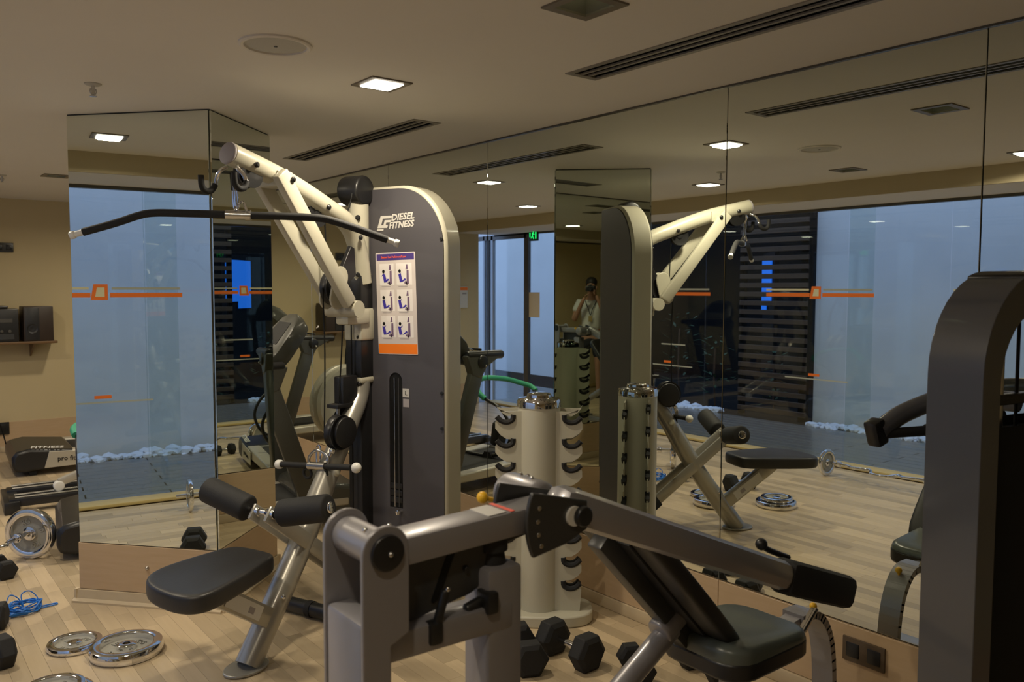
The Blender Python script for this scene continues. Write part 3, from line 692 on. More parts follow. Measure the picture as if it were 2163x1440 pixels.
obj('grip_bar', G().cyl(e0+dd*.06, e1_-dd*.06, .0145, n=14), 'black_rubber', rh)
obj('centre_sleeve', G().cyl(e0+dd*.42, e0+dd*.63, .019, n=18), 'steel', rh)
obj('end_knob', G().rcyl(e0, e0+dd*.065, .022, .008, 16), 'white_plastic', rh); obj('end_knob', G().sphere(e1_, .024, n=10), 'white_plastic', rh)
obj('handle_loop', G().tube([e0+dd*.42+V((0, 0, .01)), e0+dd*.43+V((0, 0, .045)), e0+dd*.53+V((0, 0, .075)), e0+dd*.66+V((0, 0, .045)), e0+dd*.66+V((0, 0, .005))], .007, 10, 4), 'steel', rh)
obj('carabiner', G().tube([e0+dd*.50+V((-.01, 0, .02)), e0+dd*.50+V((-.012, 0, .085)), e0+dd*.54+V((-.012, 0, .09)), e0+dd*.54+V((-.01, 0, .02))], .004, 8, 4, closed=True), 'chrome', rh)
for k_ in (.40, .60): obj('lower_ring', G().tube([e0+dd*k_+V((0, .024*math.cos(a*PI/6), -.036+.024*math.sin(a*PI/6))) for a in range(12)], .007, 8, closed=True), 'black_rubber', rh)

# ================================================================= DUMBBELL RACK
rk = thing('dumbbell_rack', 'cream round dumbbell rack tower with chrome cap standing against the mirror wall', 'rack', (2.557, 3.026, 0), R(-41))
bo = [(.235*math.cos(a*PI/18)*(1.0 if True else 1), .15*math.sin(a*PI/18)) for a in range(36)]
bo = [((abs(math.cos(a*PI/18))**.7)*math.copysign(.265, math.cos(a*PI/18)), (abs(math.sin(a*PI/18))**.7)*math.copysign(.155, math.sin(a*PI/18))) for a in range(36)]
obj('base', G().prism(bo, (0, 0, .0), X, Y, (0, 0, .055)), 'cream_enamel', rk, bev=.008)
obj('column', G().cyl((0, 0, .055), (0, 0, 1.035), .103, n=36), 'cream_enamel', rk)
obj('cap', G().lathe([(.102, 1.030), (.106, 1.034), (.106, 1.060), (.100, 1.072), (.066, 1.076), (.060, 1.080), (.058, 1.092), (.050, 1.098), (.02, 1.102), (0, 1.102)], n=40), 'chrome', rk)
zs = [.185+.1145*i for i in range(8)]
def cradle_plate(sx, y, dz):
    q = [(.055, .055), (.200, .055)]          # each notch: lip, dip, back wall, then out to the next lip
    for z in zs:
        z = z+dz
        q += [(.207, z-.026), (.198, z-.002), (.178, z-.018), (.150, z-.026), (.122, z-.014), (.116, z+.008), (.130, z+.018), (.160, z+.020), (.190, z+.040), (.207, z+.062)]
    q += [(.18, 1.015), (.055, 1.02)]
    return obj('cradle_plate', G().prism([(sx*a, b) for a, b in q], (0, y-.003, 0), X, Z, (0, .006, 0)), 'cream_enamel', rk, smooth=25)
for sx in (-1, 1):
    for y, dz in ((-.060, 0), (.060, -.03)):
        pl_ = cradle_plate(sx, y, dz)
        for z in zs:
            z = z+dz
            obj('cradle_liner', G().tube([(sx*.200, y, z+.004), (sx*.180, y, z-.016), (sx*.150, y, z-.023), (sx*.124, y, z-.010), (sx*.120, y, z+.014)], .0130, 8, 3), 'black_rubber', pl_)

# ================================================================= DUMBBELLS, PLATES, BARS ON THE FLOOR
def make_dumbbell(label, r, L, handle_m='chrome', gap=.11):
    t = thing('dumbbell', label, 'dumbbell', (0, 0, 0), 0, 'black hex dumbbells on the floor')
    ap = r*math.cos(PI/6)
    for s in (-1, 1):
        x0, x1 = s*gap/2, s*(gap/2+L); e = .014
        b = G(); rings = []
        for x, k in ((x0, .72), (x0+s*e, 1), (x1-s*e, 1), (x1, .72)):
            rings.append([b.bm.verts.new((x, r*k*math.cos(PI/6+i*PI/3), ap+r*k*math.sin(PI/6+i*PI/3)*1.0)) for i in range(6)])
        # flat face down
        for rg in rings:
            for v in rg:
                y, z = v.co.y, v.co.z-ap; v.co.y, v.co.z = y*math.cos(PI/6)-z*math.sin(PI/6), ap+y*math.sin(PI/6)+z*math.cos(PI/6)
        for a, c in zip(rings, rings[1:]):
            for i in range(6): b.bm.faces.new((a[i], a[(i+1) % 6], c[(i+1) % 6], c[i]))
        b.bm.faces.new(rings[0][::-1]); b.bm.faces.new(rings[-1]); bmesh.ops.recalc_face_normals(b.bm, faces=b.bm.faces)
        obj('head', b, 'black_rubber', t, bev=.005, smooth=30)
    obj('handle', G().lathe([(0, -gap/2-.01), (.013, -gap/2-.01), (.013, -gap/2+.01), (.016, -.02), (.0165, 0), (.016, .02), (.013, gap/2-.01), (.013, gap/2+.01), (0, gap/2+.01)], (0, 0, ap), (1, 0, 0), 18), handle_m, t)
    return t
db = make_dumbbell('large black hex dumbbell with chrome handle in front of the dumbbell rack', .084, .085, gap=.125)
db.location = (2.350, 2.572, 0); db.rotation_euler = (0, 0, R(-88))
def adb(x, y, rz, s, lab):
    d = dup(db, (x, y, 0), R(rz), lab); d.scale = (s, s, s); return d
adb(2.172, 2.668, 66, .95, 'black hex dumbbell lying behind the grey machine post, left of its twin')
adb(2.475, 2.30, 62, .70, 'black hex dumbbell partly hidden by the bench support strut')
adb(2.70, 2.12, 80, .85, 'black hex dumbbell under the bench seat near the mirror wall')
adb(.575, 5.29, 100, .68, 'small black hex dumbbell under the curl bar at the left edge')
adb(.385, 4.50, -20, .82, 'black hex dumbbell beside the blue skipping rope')
adb(.335, 3.985, 12, .90, 'black hex dumbbell at the left edge near the chrome plates')
def make_plate(label, r, h):
    t = thing('weight_plate', label, 'weight plate', (0, 0, 0), 0, 'chrome weight plates on the floor')
    obj('rim', G().lathe([(r*.70, h*.25), (r*.72, h*.9), (r*.76, h), (r*.88, h*1.0), (r*.96, h*.92), (r, h*.6), (r, h*.4), (r*.96, h*.06), (r*.9, 0), (r*.72, 0), (r*.70, h*.25)], n=48), 'chrome', t)
    obj('face', G().lathe([(r*.26, h*.42), (r*.71, h*.42), (r*.72, h*.1), (r*.26, h*.1), (r*.26, h*.42)], n=48), 'cast_grey', t)
    obj('hub', G().lathe([(.015, 0), (.015, h*.9), (r*.17, h*.92), (r*.26, h*.8), (r*.27, h*.4), (r*.27, 0), (.015, 0)], n=32), 'chrome', t)
    for k_, w_ in enumerate(('10', 'KG', '10', 'KG')):
        a = k_*PI/2+.4; text('raised_number', w_, r*.26, 'cast_grey', t, Matrix.Rotation(a, 4, 'Z') @ Matrix.Translation((0, r*.38, h*.42)), 0, .001, h*.10, 'CENTER')
    return t
pt = make_plate('large chrome weight plate lying on the floor, resting beside a smaller one', .152, .050); pt.location = (.870, 3.822, .001)
p2 = make_plate('smaller chrome weight plate lying left of the larger one', .115, .028); p2.location = (.705, 4.035, .001)
p3 = dup(pt, (.535, 3.52, .001), R(40), 'chrome weight plate cut off by the bottom edge, topped by another'); p3.scale = (.98, .98, .9)
p4 = dup(p2, (.535, 3.515, .047), R(10), 'small chrome weight plate on top of the plate at the bottom edge')
def ez_bar(label, p0, d, L, zb, wav, plates):
    """curl bar: straight sleeves with a wavy middle; plates stand on it as weight plates of their own"""
    t = thing('curl_bar', label, 'barbell', (*p0, 0), math.atan2(d[1], d[0]), 'chrome curl bars on the floor')
    m = L/2; pts = [(-m, 0, zb), (-m+.28, 0, zb), (-m+.36, .03*wav, zb-.0), (-m+.46, -.035*wav, zb-.01), (-.06, .03*wav, zb-.02), (.06, .03*wav, zb-.02), (m-.46, -.035*wav, zb-.01), (m-.36, .03*wav, zb), (m-.28, 0, zb), (m, 0, zb)]
    obj('bar', G().tube(pts, .0125, 12, 4), 'chrome', t)
    for s in (-1, 1): obj('collar', G().rcyl((s*(m-.225), 0, zb), (s*(m-.19), 0, zb), .026, .006, 16), 'chrome', t)
    return t
def upright_plate(src, x, y, ang, lab, r):
    p = dup(src, (x-math.cos(ang)*.02, y-math.sin(ang)*.02, r), (0, R(90), ang), lab); return p
a1 = math.atan2(-.60, -.55)
ez_bar('chrome curl bar with an upright plate by the left edge of the pillar', (.445, 5.195), (-.55, -.60), 1.10, .158, 1, 0)
b1 = V((math.cos(a1), math.sin(a1), 0))
c1 = V((.445, 5.195, 0))-b1*.46; c2 = V((.445, 5.195, 0))+b1*.46
upright_plate(pt, c1.x, c1.y, a1, 'chrome weight plate upright on the curl bar, near the pillar', .152)
upright_plate(pt, c2.x, c2.y, a1, 'chrome weight plate upright at the outer end of the same curl bar', .152)
a2 = R(-88)
ez_bar('chrome curl bar on the floor by the glass front, seen in the mirrors', (-.655, 3.35), (math.cos(a2), math.sin(a2)), 1.16, .118, 1.2, 0)
upright_plate(p2, -.672, 3.83, a2, 'chrome plate upright on the curl bar by the glass front', .115)
upright_plate(p2, -.640, 2.88, a2, 'chrome plate at the hidden end of the curl bar by the glass front', .115)
# skipping rope
g = G(); random.seed(5); pts = []
for i in range(46):
    a = i*.95; rr = .05+.055*random.random(); pts.append((rr*1.25*math.cos(a)+random.uniform(-.015, .015), rr*.9*math.sin(a)+random.uniform(-.01, .01), .008+.055*random.random()*(1-rr*5)+.004*(i % 5)))
rope = thing('skipping_rope', 'tangled bright blue skipping rope on the floor beside a dumbbell', 'skipping rope', (.585, 4.63, 0), R(30)); rope.scale = (.78, .78, .85)
obj('cord', g.tube(pts, .0045, 6, 4), 'blue_cord', rope)
obj('loose_loop', G().tube([(.07, -.02, .006), (.13, -.05, .006), (.175, -.075, .006), (.165, -.095, .006), (.11, -.075, .006), (.06, -.05, .006)], .004, 6, 5), 'blue_cord', rope)
obj('loose_loop', G().tube([(-.06, .03, .02), (-.07, .05, .07), (-.03, .07, .10), (.01, .05, .07), (.02, .03, .02)], .0035, 6, 5), 'blue_cord', rope)
obj('loose_loop', G().tube([(.02, .02, .02), (.03, .05, .085), (.07, .03, .10), (.10, .0, .06), (.09, -.03, .02)], .0035, 6, 5), 'blue_cord', rope)
obj('grip', G().rcyl((.03, -.08, .018), (.11, -.01, .018), .014, .005, 12), 'blue_cord', rope)
obj('grip', G().rcyl((-.02, -.075, .018), (-.10, -.02, .018), .014, .005, 12), 'blue_cord', rope)

# ================================================================= FOREGROUND PRESS BENCH (world coordinates)
bm_ = thing('lever_bench', 'grey steel lever machine with inclined black backrest in the foreground', 'exercise machine', (.76, 1.425, 0), 0, world=True)
bm_['_w'] = 2; RESIZE[2] = Matrix.Translation((0, 0, .08)) @ Matrix.Scale(.95, 4)     # the whole machine five per cent smaller, its feet lengthened to the floor
SE = 'silver_enamel'
for y in (1.414, 1.580):
    sh = arc(.802, 1.078, .053, 0, 180, 12)+[(.749, .0 if False else .40), (.812, .40), (.812, .885), (.855, .905)]
    obj('pivot_plate', G().prism(sh, (0, y, 0), X, Z, (0, .012, 0)), SE, bm_, bev=.003)
obj('rear_post', G().box((.780, 1.503, .43), (.062, .152, 1.02), bev=.012), SE, bm_)
obj('pivot_tube', G().cyl((.802, 1.426, 1.078), (.802, 1.580, 1.078), .038, n=28), SE, bm_)
for y0, y1 in ((1.414, 1.404), (1.592, 1.602)):
    c = obj('bearing_cap', G().rcyl((.802, y0, 1.078), (.802, y1, 1.078), .037, .004, 26), 'black_plastic', bm_)
    obj('bolt', G().sphere((.806, y1, 1.076), .006, n=8), 'steel', c)
for x, z in ((.83, 1.118), (.775, 1.12)): obj('bolt', G().sphere((x, 1.45, z), .006, n=6), 'chrome', bm_)
beam_ = obj('beam', G().beam((.815, 1.50, 1.052), (1.315, 1.50, 1.066), .092, .062, bev=.010), SE, bm_)
obj('red_sticker', G().beam((1.150, 1.50, 1.093), (1.161, 1.50, 1.0935), .085, .001), 'print_red', beam_, smooth=0)
obj('white_sticker', G().beam((1.090, 1.50, 1.0912), (1.140, 1.50, 1.093), .075, .001), 'sticker_silver', beam_, smooth=0)
cp = [(.850, 1.03), (1.125, 1.03), (1.115, .985)]+arc(1.03, .985, .085, 0, -90, 8, .075)+[(.88, .885), (.85, .91)]
cam_pl = obj('cam_plate', G().prism(cp, (0, 1.488, 0), X, Z, (0, .024, 0)), 'dark_grey_metal', bm_, bev=.003)
obj('cam_slot', G().prism(arc(.005, .045, .012, 0, 180, 6)+arc(-.005, -.045, .012, 180, 360, 6), (.985, 1.486, .972), V((1, 0, .3)).normalized(), V((.35, 0, 1)).normalized(), (0, .003, 0)), 'print_black', cam_pl, smooth=0)
obj('bolt', G().rcyl((1.045, 1.488, .975), (1.045, 1.480, .975), .007, .002, 10), 'black_plastic', cam_pl)
obj('lower_beam', G().beam((.80, 1.49, .862), (1.15, 1.49, .856), .085, .062, bev=.008), SE, bm_)
obj('mid_post', G().box((1.130, 1.50, .445), (.098, .10, 1.05), bev=.012), SE, bm_)
obj('stop_bumper', G().cyl((1.128, 1.50, .97), (1.128, 1.50, 1.01), .032, .026).cyl((1.128, 1.50, 1.0), (1.128, 1.50, 1.035), .036, .036), 'black_rubber', bm_)
obj('lug', G().rcyl((1.075, 1.47, .900), (1.03, 1.47, .888), .013, .006, 12).box((1.085, 1.46, .90), (.03, .05, .05), bev=.006), 'black_plastic', bm_)
lv = obj('lock_lever', G().rcyl((.943, 1.452, .880), (.968, 1.452, .955), .0105, .005, 14).box((.938, 1.455, .868), (.034, .034, .05), bev=.008), 'black_plastic', bm_)
obj('lever_tip', G().sphere((.9685, 1.446, .957), .006, n=8), 'chrome', lv)
# sector with holes and the hinged arm
sec = [(1.365, 1.090)]+[(1.345+.168*math.cos(R(a)), 1.060+.168*math.sin(R(a))) for a in range(154, 214, 6)]+[(1.295, .995), (1.365, 1.020)]
for y in (1.432, 1.556):
    sp = obj('sector_plate', G().prism(sec, (0, y, 0), X, Z, (0, .012, 0)), 'dark_grey_metal', bm_, bev=.003)
    if y < 1.5:
        for a in (165, 178, 191, 203): obj('pin_hole', G().rcyl((1.345+.138*math.cos(R(a)), y, 1.06+.138*math.sin(R(a))), (1.345+.138*math.cos(R(a)), y-.003, 1.06+.138*math.sin(R(a))), .006, .001, 10), 'steel', sp)
hub = obj('hub', G().rcyl((1.338, 1.432, 1.058), (1.338, 1.408, 1.058), .025, .006, 20), 'black_plastic', bm_)
obj('hub_ring', G().cyl((1.318, 1.434, 1.060), (1.318, 1.424, 1.060), .024, n=20), 'white_plastic', hub)
A0, A1, A2 = V((1.315, 1.50, 1.082)), V((2.295, 1.50, .683)), V((2.665, 1.50, .548))
obj('lever_arm', G().beam(A0, A1, .10, .092, bev=.034), SE, bm_)
obj('arm_pad', G().beam(A1+(A1-A2)*.05, A2, .108, .112, bev=.030), 'black_rubber', bm_)
obj('pad_plate', G().beam(A1+V((.11, 0, -.098)), A1+V((.22, 0, -.138)), .03, .006), 'trim_grey', bm_)
obj('adjust_knob', G().sphere((2.295, 1.585, .765), .020, n=10).tube([(2.30, 1.585, .758), (2.34, 1.58, .735), (2.42, 1.565, .70)], .010, 10, 3), 'black_plastic', bm_)
obj('weight_horn', G().rcyl((1.345, 1.57, 1.06), (1.345, 1.73, 1.06), .052, .02, 24).box((1.36, 1.60, 1.05), (.10, .05, .07), bev=.01), SE, bm_)
obj('bolt', G().sphere((1.345, 1.62, 1.112), .006, n=6).sphere((1.365, 1.66, 1.108), .006, n=6).sphere((1.35, 1.67, 1.112), .006, n=6), 'chrome', bm_)
obj('pull_pin', G().sphere((1.192, 1.625, 1.085), .015, n=8).cyl((1.192, 1.625, 1.085), (1.235, 1.625, 1.07), .006, n=8), 'yellow_plastic', bm_)
# backrest on its frame
T0, T1 = V((1.700, 1.735, .945)), V((2.245, 1.735, .385)); dr = (T1-T0).normalized(); nrm = V((-dr.z, 0, dr.x)); nrm = nrm if nrm.x > 0 else -nrm
out = [(-.02, -.13), (-.035, -.06), (-.035, .06), (-.02, .13), (.06, .165), (.70, .165), (.77, .13), (.77, -.13), (.70, -.165), (.06, -.165)]
g = G(); ro = [(p, .94, -.028) for p in range(1)]
lay = [(.93, -.030), (1, -.020), (1, .022), (.95, .034), (.75, .036), (.3, .032)]
rings = [[g.bm.verts.new(T0+dr*(.37+(a-.37)*k)+Y*(b*k)+nrm*h) for a, b in out] for k, h in lay]
for a, b in zip(rings, rings[1:]):
    for i in range(len(out)): g.bm.faces.new((a[i], a[(i+1) % len(out)], b[(i+1) % len(out)], b[i]))
g.bm.faces.new(rings[0][::-1]); g.bm.faces.new(rings[-1]); bmesh.ops.recalc_face_normals(g.bm, faces=g.bm.faces)
br = obj('backrest', g, 'black_vinyl', bm_, smooth=60); m_ = br.modifiers.new('round', 'SUBSURF'); m_.levels = 1; m_.render_levels = 2
obj('back_frame', G().beam(T0+dr*.06-nrm*.062, T1+dr*.02-nrm*.062, .06, .06, up=tuple(nrm), bev=.008), 'dark_grey_metal', bm_)
obj('back_bracket', G().beam(T0+dr*.10-nrm*.033, T0+dr*.70-nrm*.033, .16, .006, up=tuple(nrm)), 'dark_grey_metal', bm_)
obj('support_strut', G().cyl((2.03, 1.735, .505), (1.10, 1.735, -.03), .036, n=20).rcyl((1.97, 1.735, .50), (2.06, 1.735, .55), .045, .01, 18), SE, bm_)
# seat
so2 = rrect(2.075, 1.505, 2.505, 1.845, .09, 4); so2 = [(x, y) for x, y in so2]
g = G(); cx_, cy_ = 2.29, 1.675
rings = [[g.bm.verts.new((cx_+(x-cx_)*k, cy_+(y-cy_)*k, z-(x-2.29)*.06)) for x, y in so2] for k, z in ((.88, .375), (.98, .385), (1, .40), (1, .445), (.97, .462), (.88, .470), (.5, .464))]
for a, b in zip(rings, rings[1:]):
    for i in range(len(so2)): g.bm.faces.new((a[i], a[(i+1) % len(so2)], b[(i+1) % len(so2)], b[i]))
g.bm.faces.new(rings[0][::-1]); g.bm.faces.new(rings[-1])
obj('seat', g, 'grey_vinyl', bm_, smooth=60)
obj('seat_shell', G().prism([(cx_+(x-cx_)*1.012, cy_+(y-cy_)*1.012) for x, y in so2], (0, 0, .372), X, Y, (0, 0, .062)), 'black_plastic', bm_, bev=.01)
obj('seat_stem', G().box((2.29, 1.675, .16), (.08, .08, .44), bev=.008), SE, bm_)
cpost = catmull([V(p) for p in ((2.60, 1.655, .425), (2.70, 1.655, .415), (2.775, 1.655, .33), (2.81, 1.655, .18), (2.815, 1.655, -.08))], 5)
g = G()
for a, b in zip(cpost, cpost[1:]):
    d = (b-a).normalized(); n_ = Y.cross(d); g.beam(a-d*.004, b+d*.004, .085, .028, up=tuple(n_))
obj('curved_post', g, SE, bm_)
obj('post_link', G().beam((2.50, 1.655, .40), (2.62, 1.655, .415), .06, .03), SE, bm_)
obj('adjust_bracket', G().prism([(2.545, .385), (2.60, .385), (2.665, .445), (2.645, .462), (2.63, .455)], (0, 1.60, 0), X, Z, (0, .012, 0)).cyl((2.56, 1.59, .40), (2.64, 1.59, .462), .008, n=10), 'chrome', bm_)
obj('adjust_pin', G().sphere((2.735, 1.66, .428), .014, n=8).cyl((2.735, 1.66, .425), (2.725, 1.66, .39), .006, n=8), 'yellow_plastic', bm_)
obj('base_beam', G().box((1.75, 1.55, -.05), (2.05, .09, .06), bev=.008).box((1.13, 1.56, -.06), (.10, .55, .04), bev=.006).box((2.29, 1.68, -.06), (.10, .50, .04), bev=.006), SE, bm_)

# ================================================================= RIGHT-HAND WEIGHT TOWER
tw = thing('press_machine', 'dark grey arch-topped weight tower with press arms at the right edge', 'exercise machine', (2.245, 1.045, 0), R(-10))
def arch(x0, x1, z1, rx, rz): return arc(x1-rx, z1-rz, rx, 0, 90, 10, rz)+arc(x0+rx, z1-rz, rx, 90, 180, 10, rz)
ao = [(.60, .02)]+arch(0, .60, 1.645, .24, .27)+[(0, .02)]
ai = [(.50, .10)]+arch(.075, .50, 1.545, .16, .20)+[(.075, .10)]
tf = obj('frame', G().prism(ao, (0, -.155, 0), X, Z, (0, .155, 0), [ai]), 'tower_enamel', tw, bev=.028); tf.modifiers['soft_edges'].segments = 4
co = [(.60, 1.44)]+arc(.36, 1.375, .255, 10, 90, 8, .29)+[(.24, 1.665)]+[(.10, 1.61), (.20, 1.60), (.36, 1.60)]
obj('arch_cover', G().prism([(.615, 1.30)]+arc(.36, 1.375, .255, 0, 90, 10, .275)+arc(.24, 1.375, .255, 90, 108, 3, .275)+arc(.24, 1.375, .20, 108, 90, 3, .20)+arc(.36, 1.375, .20, 90, 0, 8, .20)+[(.56, 1.30)], (0, -.162, 0), X, Z, (0, .169, 0)), 'black_plastic', tw, bev=.008)
for x in (.20, .36): obj('guide_rod', G().cyl((x, -.075, .05), (x, -.075, 1.50), .011, n=12), 'steel', tw)
obj('cable', G().cyl((.28, -.075, .9), (.28, -.075, 1.54), .005, n=8), 'print_black', tw)
obj('rod_collar', G().box((.28, -.075, 1.30), (.24, .03, .03), bev=.005), 'black_plastic', tw)
for i in range(21): obj('weight_plate', G().box((.285, -.078, .15+i*.052), (.34, .11, .048), bev=.005, seg=1), 'black_plastic', tw, smooth=0)
obj('lower_shroud', G().box((.285, -.140, .66), (.42, .006, 1.16), bev=.002), 'print_black', tw); obj('rear_shroud', G().box((.285, -.015, .66), (.42, .006, 1.16), bev=.002), 'print_black', tw)
arm = [(.42, .0, 1.27), (.40, .18, 1.265), (.385, .235, 1.25), (.30, .29, 1.205), (.215, .31, 1.155)]
obj('press_arm', G().tube(arm, .030, 16, 5), 'tower_enamel', tw)
obj('arm_end', G().box((.205, .312, 1.150), (.05, .05, .085), Matrix.Rotation(R(-20), 3, 'Y'), bev=.01), 'black_plastic', tw)
obj('hand_grip', G().cyl((.215, .305, 1.145), (.345, .240, 1.155), .016, n=14).rcyl((.343, .241, 1.155), (.358, .2335, 1.156), .021, .005, 14), 'black_rubber', tw)
obj('base', G().box((.29, -.08, .02), (.66, .30, .04), bev=.008), 'tower_enamel', tw)

# ================================================================= TREADMILLS, ELLIPTICAL, AB FRAME BEHIND THE PILLAR
def make_treadmill(label, loc, rz):
    t = thing('treadmill', label, 'treadmill', loc, rz, 'treadmills behind the mirrored pillar')
    obj('belt_deck', G().box((.93, 0, .155), (1.62, .50, .05), bev=.008), 'belt', t)
    for s in (-1, 1):
        obj('side_rail', G().prism([(.06, .10), (1.72, .12), (1.72, .175), (.06, .205)], (0, s*.31-.055, 0), X, Z, (0, .11, 0)), 'treadmill_silver', t, bev=.012)
        obj('upright', G().beam((1.46, s*.335, .16), (1.16, s*.335, 1.06), .055, .13, up=(1, 0, .3), bev=.012), 'treadmill_grey', t)
        obj('handrail', G().rcyl((1.30, s*.335, 1.085), (.90, s*.335, 1.075), .034, .014, 16), 'black_plastic', t)
        obj('rail_housing', G().prism([(1.32, 1.085), (.94, 1.068), (1.00, 1.035), (1.10, .985), (1.16, .90), (1.26, .93)], (0, s*.335-.032, 0), X, Z, (0, .064, 0)), 'treadmill_grey', t, bev=.012)
        obj('rail_joint', G().rcyl((1.15, s*.335-.045, 1.03), (1.15, s*.335+.045, 1.03), .055, .015, 16), 'black_plastic', t)
        obj('bolt', G().sphere((1.13, s*.335-.048, 1.0), .010, n=6), 'steel', t)
    obj('front_hood', G().prism([(1.40, .05), (1.84, .05), (1.86, .16), (1.78, .25), (1.55, .285), (1.40, .23)], (0, -.36, 0), X, Z, (0, .72, 0)), 'treadmill_grey', t, bev=.03)
    # rear end: rounded cover of the roller with the name on it
    rr_ = obj('rear_cover', G().prism([(-.035, .10), (-.02, .05), (.05, .035), (.40, .06), (.46, .10), (.44, .20), (.10, .235), (.0, .215), (-.035, .17)], (0, -.37, 0), X, Z, (0, .74, 0)), 'black_plastic', t, bev=.025)
    sp_ = obj('side_badge', G().prism([(.20, .06), (.24, .20), (.62, .18), (.62, .065)], (0, -.3785, 0), X, Z, (0, .006, 0)), 'treadmill_silver', t, bev=.004)
    text('lettering', 'pro fitness', .055, 'print_black', sp_, frame((.30, -.380, .115), (1, 0, -.05), (0, 0, 1)), 0, .001)
    text('lettering', 'FITNESS', .055, 'white_print', rr_, frame((.10, -.385+.02, .2405), (1, 0, -.08), (.1, .9, .25)), .1, .001, sx=1.3)
    obj('foot', G().box((.12, 0, .02), (.06, .66, .045), bev=.008), 'black_rubber', t); obj('foot', G().box((1.60, 0, .026), (.10, .60, .055), bev=.008), 'black_rubber', t)
    cb = V((1.24, 0, 1.10)); ct = V((1.50, 0, 1.42)); d = (ct-cb).normalized(); n_ = V((-d.z, 0, d.x))
    outl = [(-.29, 0), (-.31, .08), (-.26, .24), (-.18, .35), (-.07, .385), (.07, .385), (.18, .35), (.26, .24), (.31, .08), (.29, 0)]
    g = G(); rings = [[g.bm.verts.new(cb+Y*(a*k)+d*(.2+(b-.2)*k)+n_*h) for a, b in outl] for k, h in ((.92, .045), (1, .03), (1, -.02), (.9, -.075), (.6, -.095))]
    for a, b in zip(rings, rings[1:]):
        for i in range(len(outl)): g.bm.faces.new((a[i], a[(i+1) % len(outl)], b[(i+1) % len(outl)], b[i]))
    g.bm.faces.new(rings[0]); g.bm.faces.new(rings[-1][::-1]); bmesh.ops.recalc_face_normals(g.bm, faces=g.bm.faces)
    con = obj('console', g, 'treadmill_grey', t, smooth=50)
    obj('display', G().prism([(-.20, .12), (.20, .12), (.16, .30), (-.16, .30)], cb+n_*.046, Y, d, n_*.002), 'print_black', con, smooth=0)
    obj('console_bar', G().rcyl((1.25, -.34, 1.05), (1.25, .34, 1.05), .045, .015, 16).rcyl((1.10, -.30, 1.12), (1.10, .30, 1.12), .010, .004, 10), 'black_plastic', t)
    obj('book_ledge', G().box((1.22, 0, 1.135), (.10, .58, .012), Matrix.Rotation(R(-20), 3, 'Y'), bev=.004), 'steel', t)
    obj('console_badge', G().prism([(-.02, 0), (.02, .012), (.02, .004), (0, 0), (.02, -.004), (.02, -.012)], ct-n_*.05+V((.055, -.10, -.06)), Y, d, -n_*.002), 'white_print', con, smooth=0)
    return t
t1_ = make_treadmill('dark grey treadmill nearest the mirrored pillar, carrying the green ab frame', (.945, 5.69, 0), R(-9))
t2_ = dup(t1_, (1.02, 8.33, 0), R(-3), 'black and silver treadmill against the far wall at the left edge')
el = thing('elliptical_trainer', 'elliptical trainer with rails and roller arm between the two treadmills', 'exercise machine', (.76, 6.93, 0), R(-4))
obj('rear_frame', G().box((.06, 0, .045), (.10, .50, .09), bev=.008), 'black_plastic', el)
for s in (-1, 1):
    obj('track', G().box((.62, s*.16, .075), (1.15, .12, .06), bev=.006), 'black_plastic', el)
    obj('track_rod', G().cyl((.08, s*.16-.045, .112), (1.15, s*.16-.045, .112), .008, n=8).cyl((.08, s*.16+.045, .112), (1.15, s*.16+.045, .112), .008, n=8), 'steel', el)
    x0 = .36 if s < 0 else .62
    obj('track_roller', G().rcyl((x0, s*.16-.03, .152), (x0, s*.16+.03, .152), .038, .01, 18), 'white_plastic', el)
    obj('pedal_arm', G().beam((x0, s*.16, .175), (x0+.50, s*.16, .36), .045, .06, bev=.01).beam((x0+.46, s*.16, .35), (1.40, s*.16, .40), .04, .05, bev=.01), 'treadmill_silver', el)
    obj('pedal', G().box((x0+.62, s*.17, .41), (.36, .14, .03), bev=.01).box((x0+.80, s*.17, .45), (.02, .14, .07), bev=.006), 'black_plastic', el)
    obj('swing_arm', G().tube([(1.40, s*.24, .42), (1.42, s*.26, .80), (1.36, s*.28, 1.15), (1.18, s*.26, 1.42), (1.12, s*.24, 1.52)], .020, 12, 5), 'black_plastic', el)
    obj('flywheel_cover', G().lathe([(0, 0), (.20, .004), (.24, .020), (.27, .020), (.34, .012), (.345, -.05), (.33, -.06), (0, -.06)], (1.56, s*.09, .56), (0, s, 0), 40), 'treadmill_silver', el)
obj('front_frame', G().box((1.62, 0, .04), (.10, .60, .08), bev=.01).beam((1.15, 0, .06), (1.62, 0, .05), .12, .06).beam((1.48, 0, .40), (1.36, 0, 1.32), .08, .10, up=(1, 0, 0), bev=.012), 'treadmill_grey', el)
obj('console', G().box((1.34, 0, 1.44), (.05, .34, .28), Matrix.Rotation(R(25), 3, 'Y'), bev=.02), 'black_plastic', el)
ab = thing('ab_frame', 'black ab roller frame with green foam top bar set on the treadmill belt', 'exercise frame', (1.38, 5.58, .182), R(76))
for s in (-1, 1):
    obj('rocker_tube', G().tube([(.30, s*.30, .016), (.02, s*.31, .016), (-.16, s*.32, .08), (-.23, s*.33, .25), (-.14, s*.34, .42), (.04, s*.35, .50)], .014, 10, 5), 'black_plastic', ab)
    obj('rocker_foot', G().prism([(-.06, 0), (.06, 0), (.03, .05), (-.03, .05)], (.02, s*.31-.025, 0), X, Z, (0, .05, 0)), 'black_rubber', ab)
obj('cross_tube', G().cyl((.02, -.31, .03), (.02, .31, .03), .013, n=10), 'black_plastic', ab)
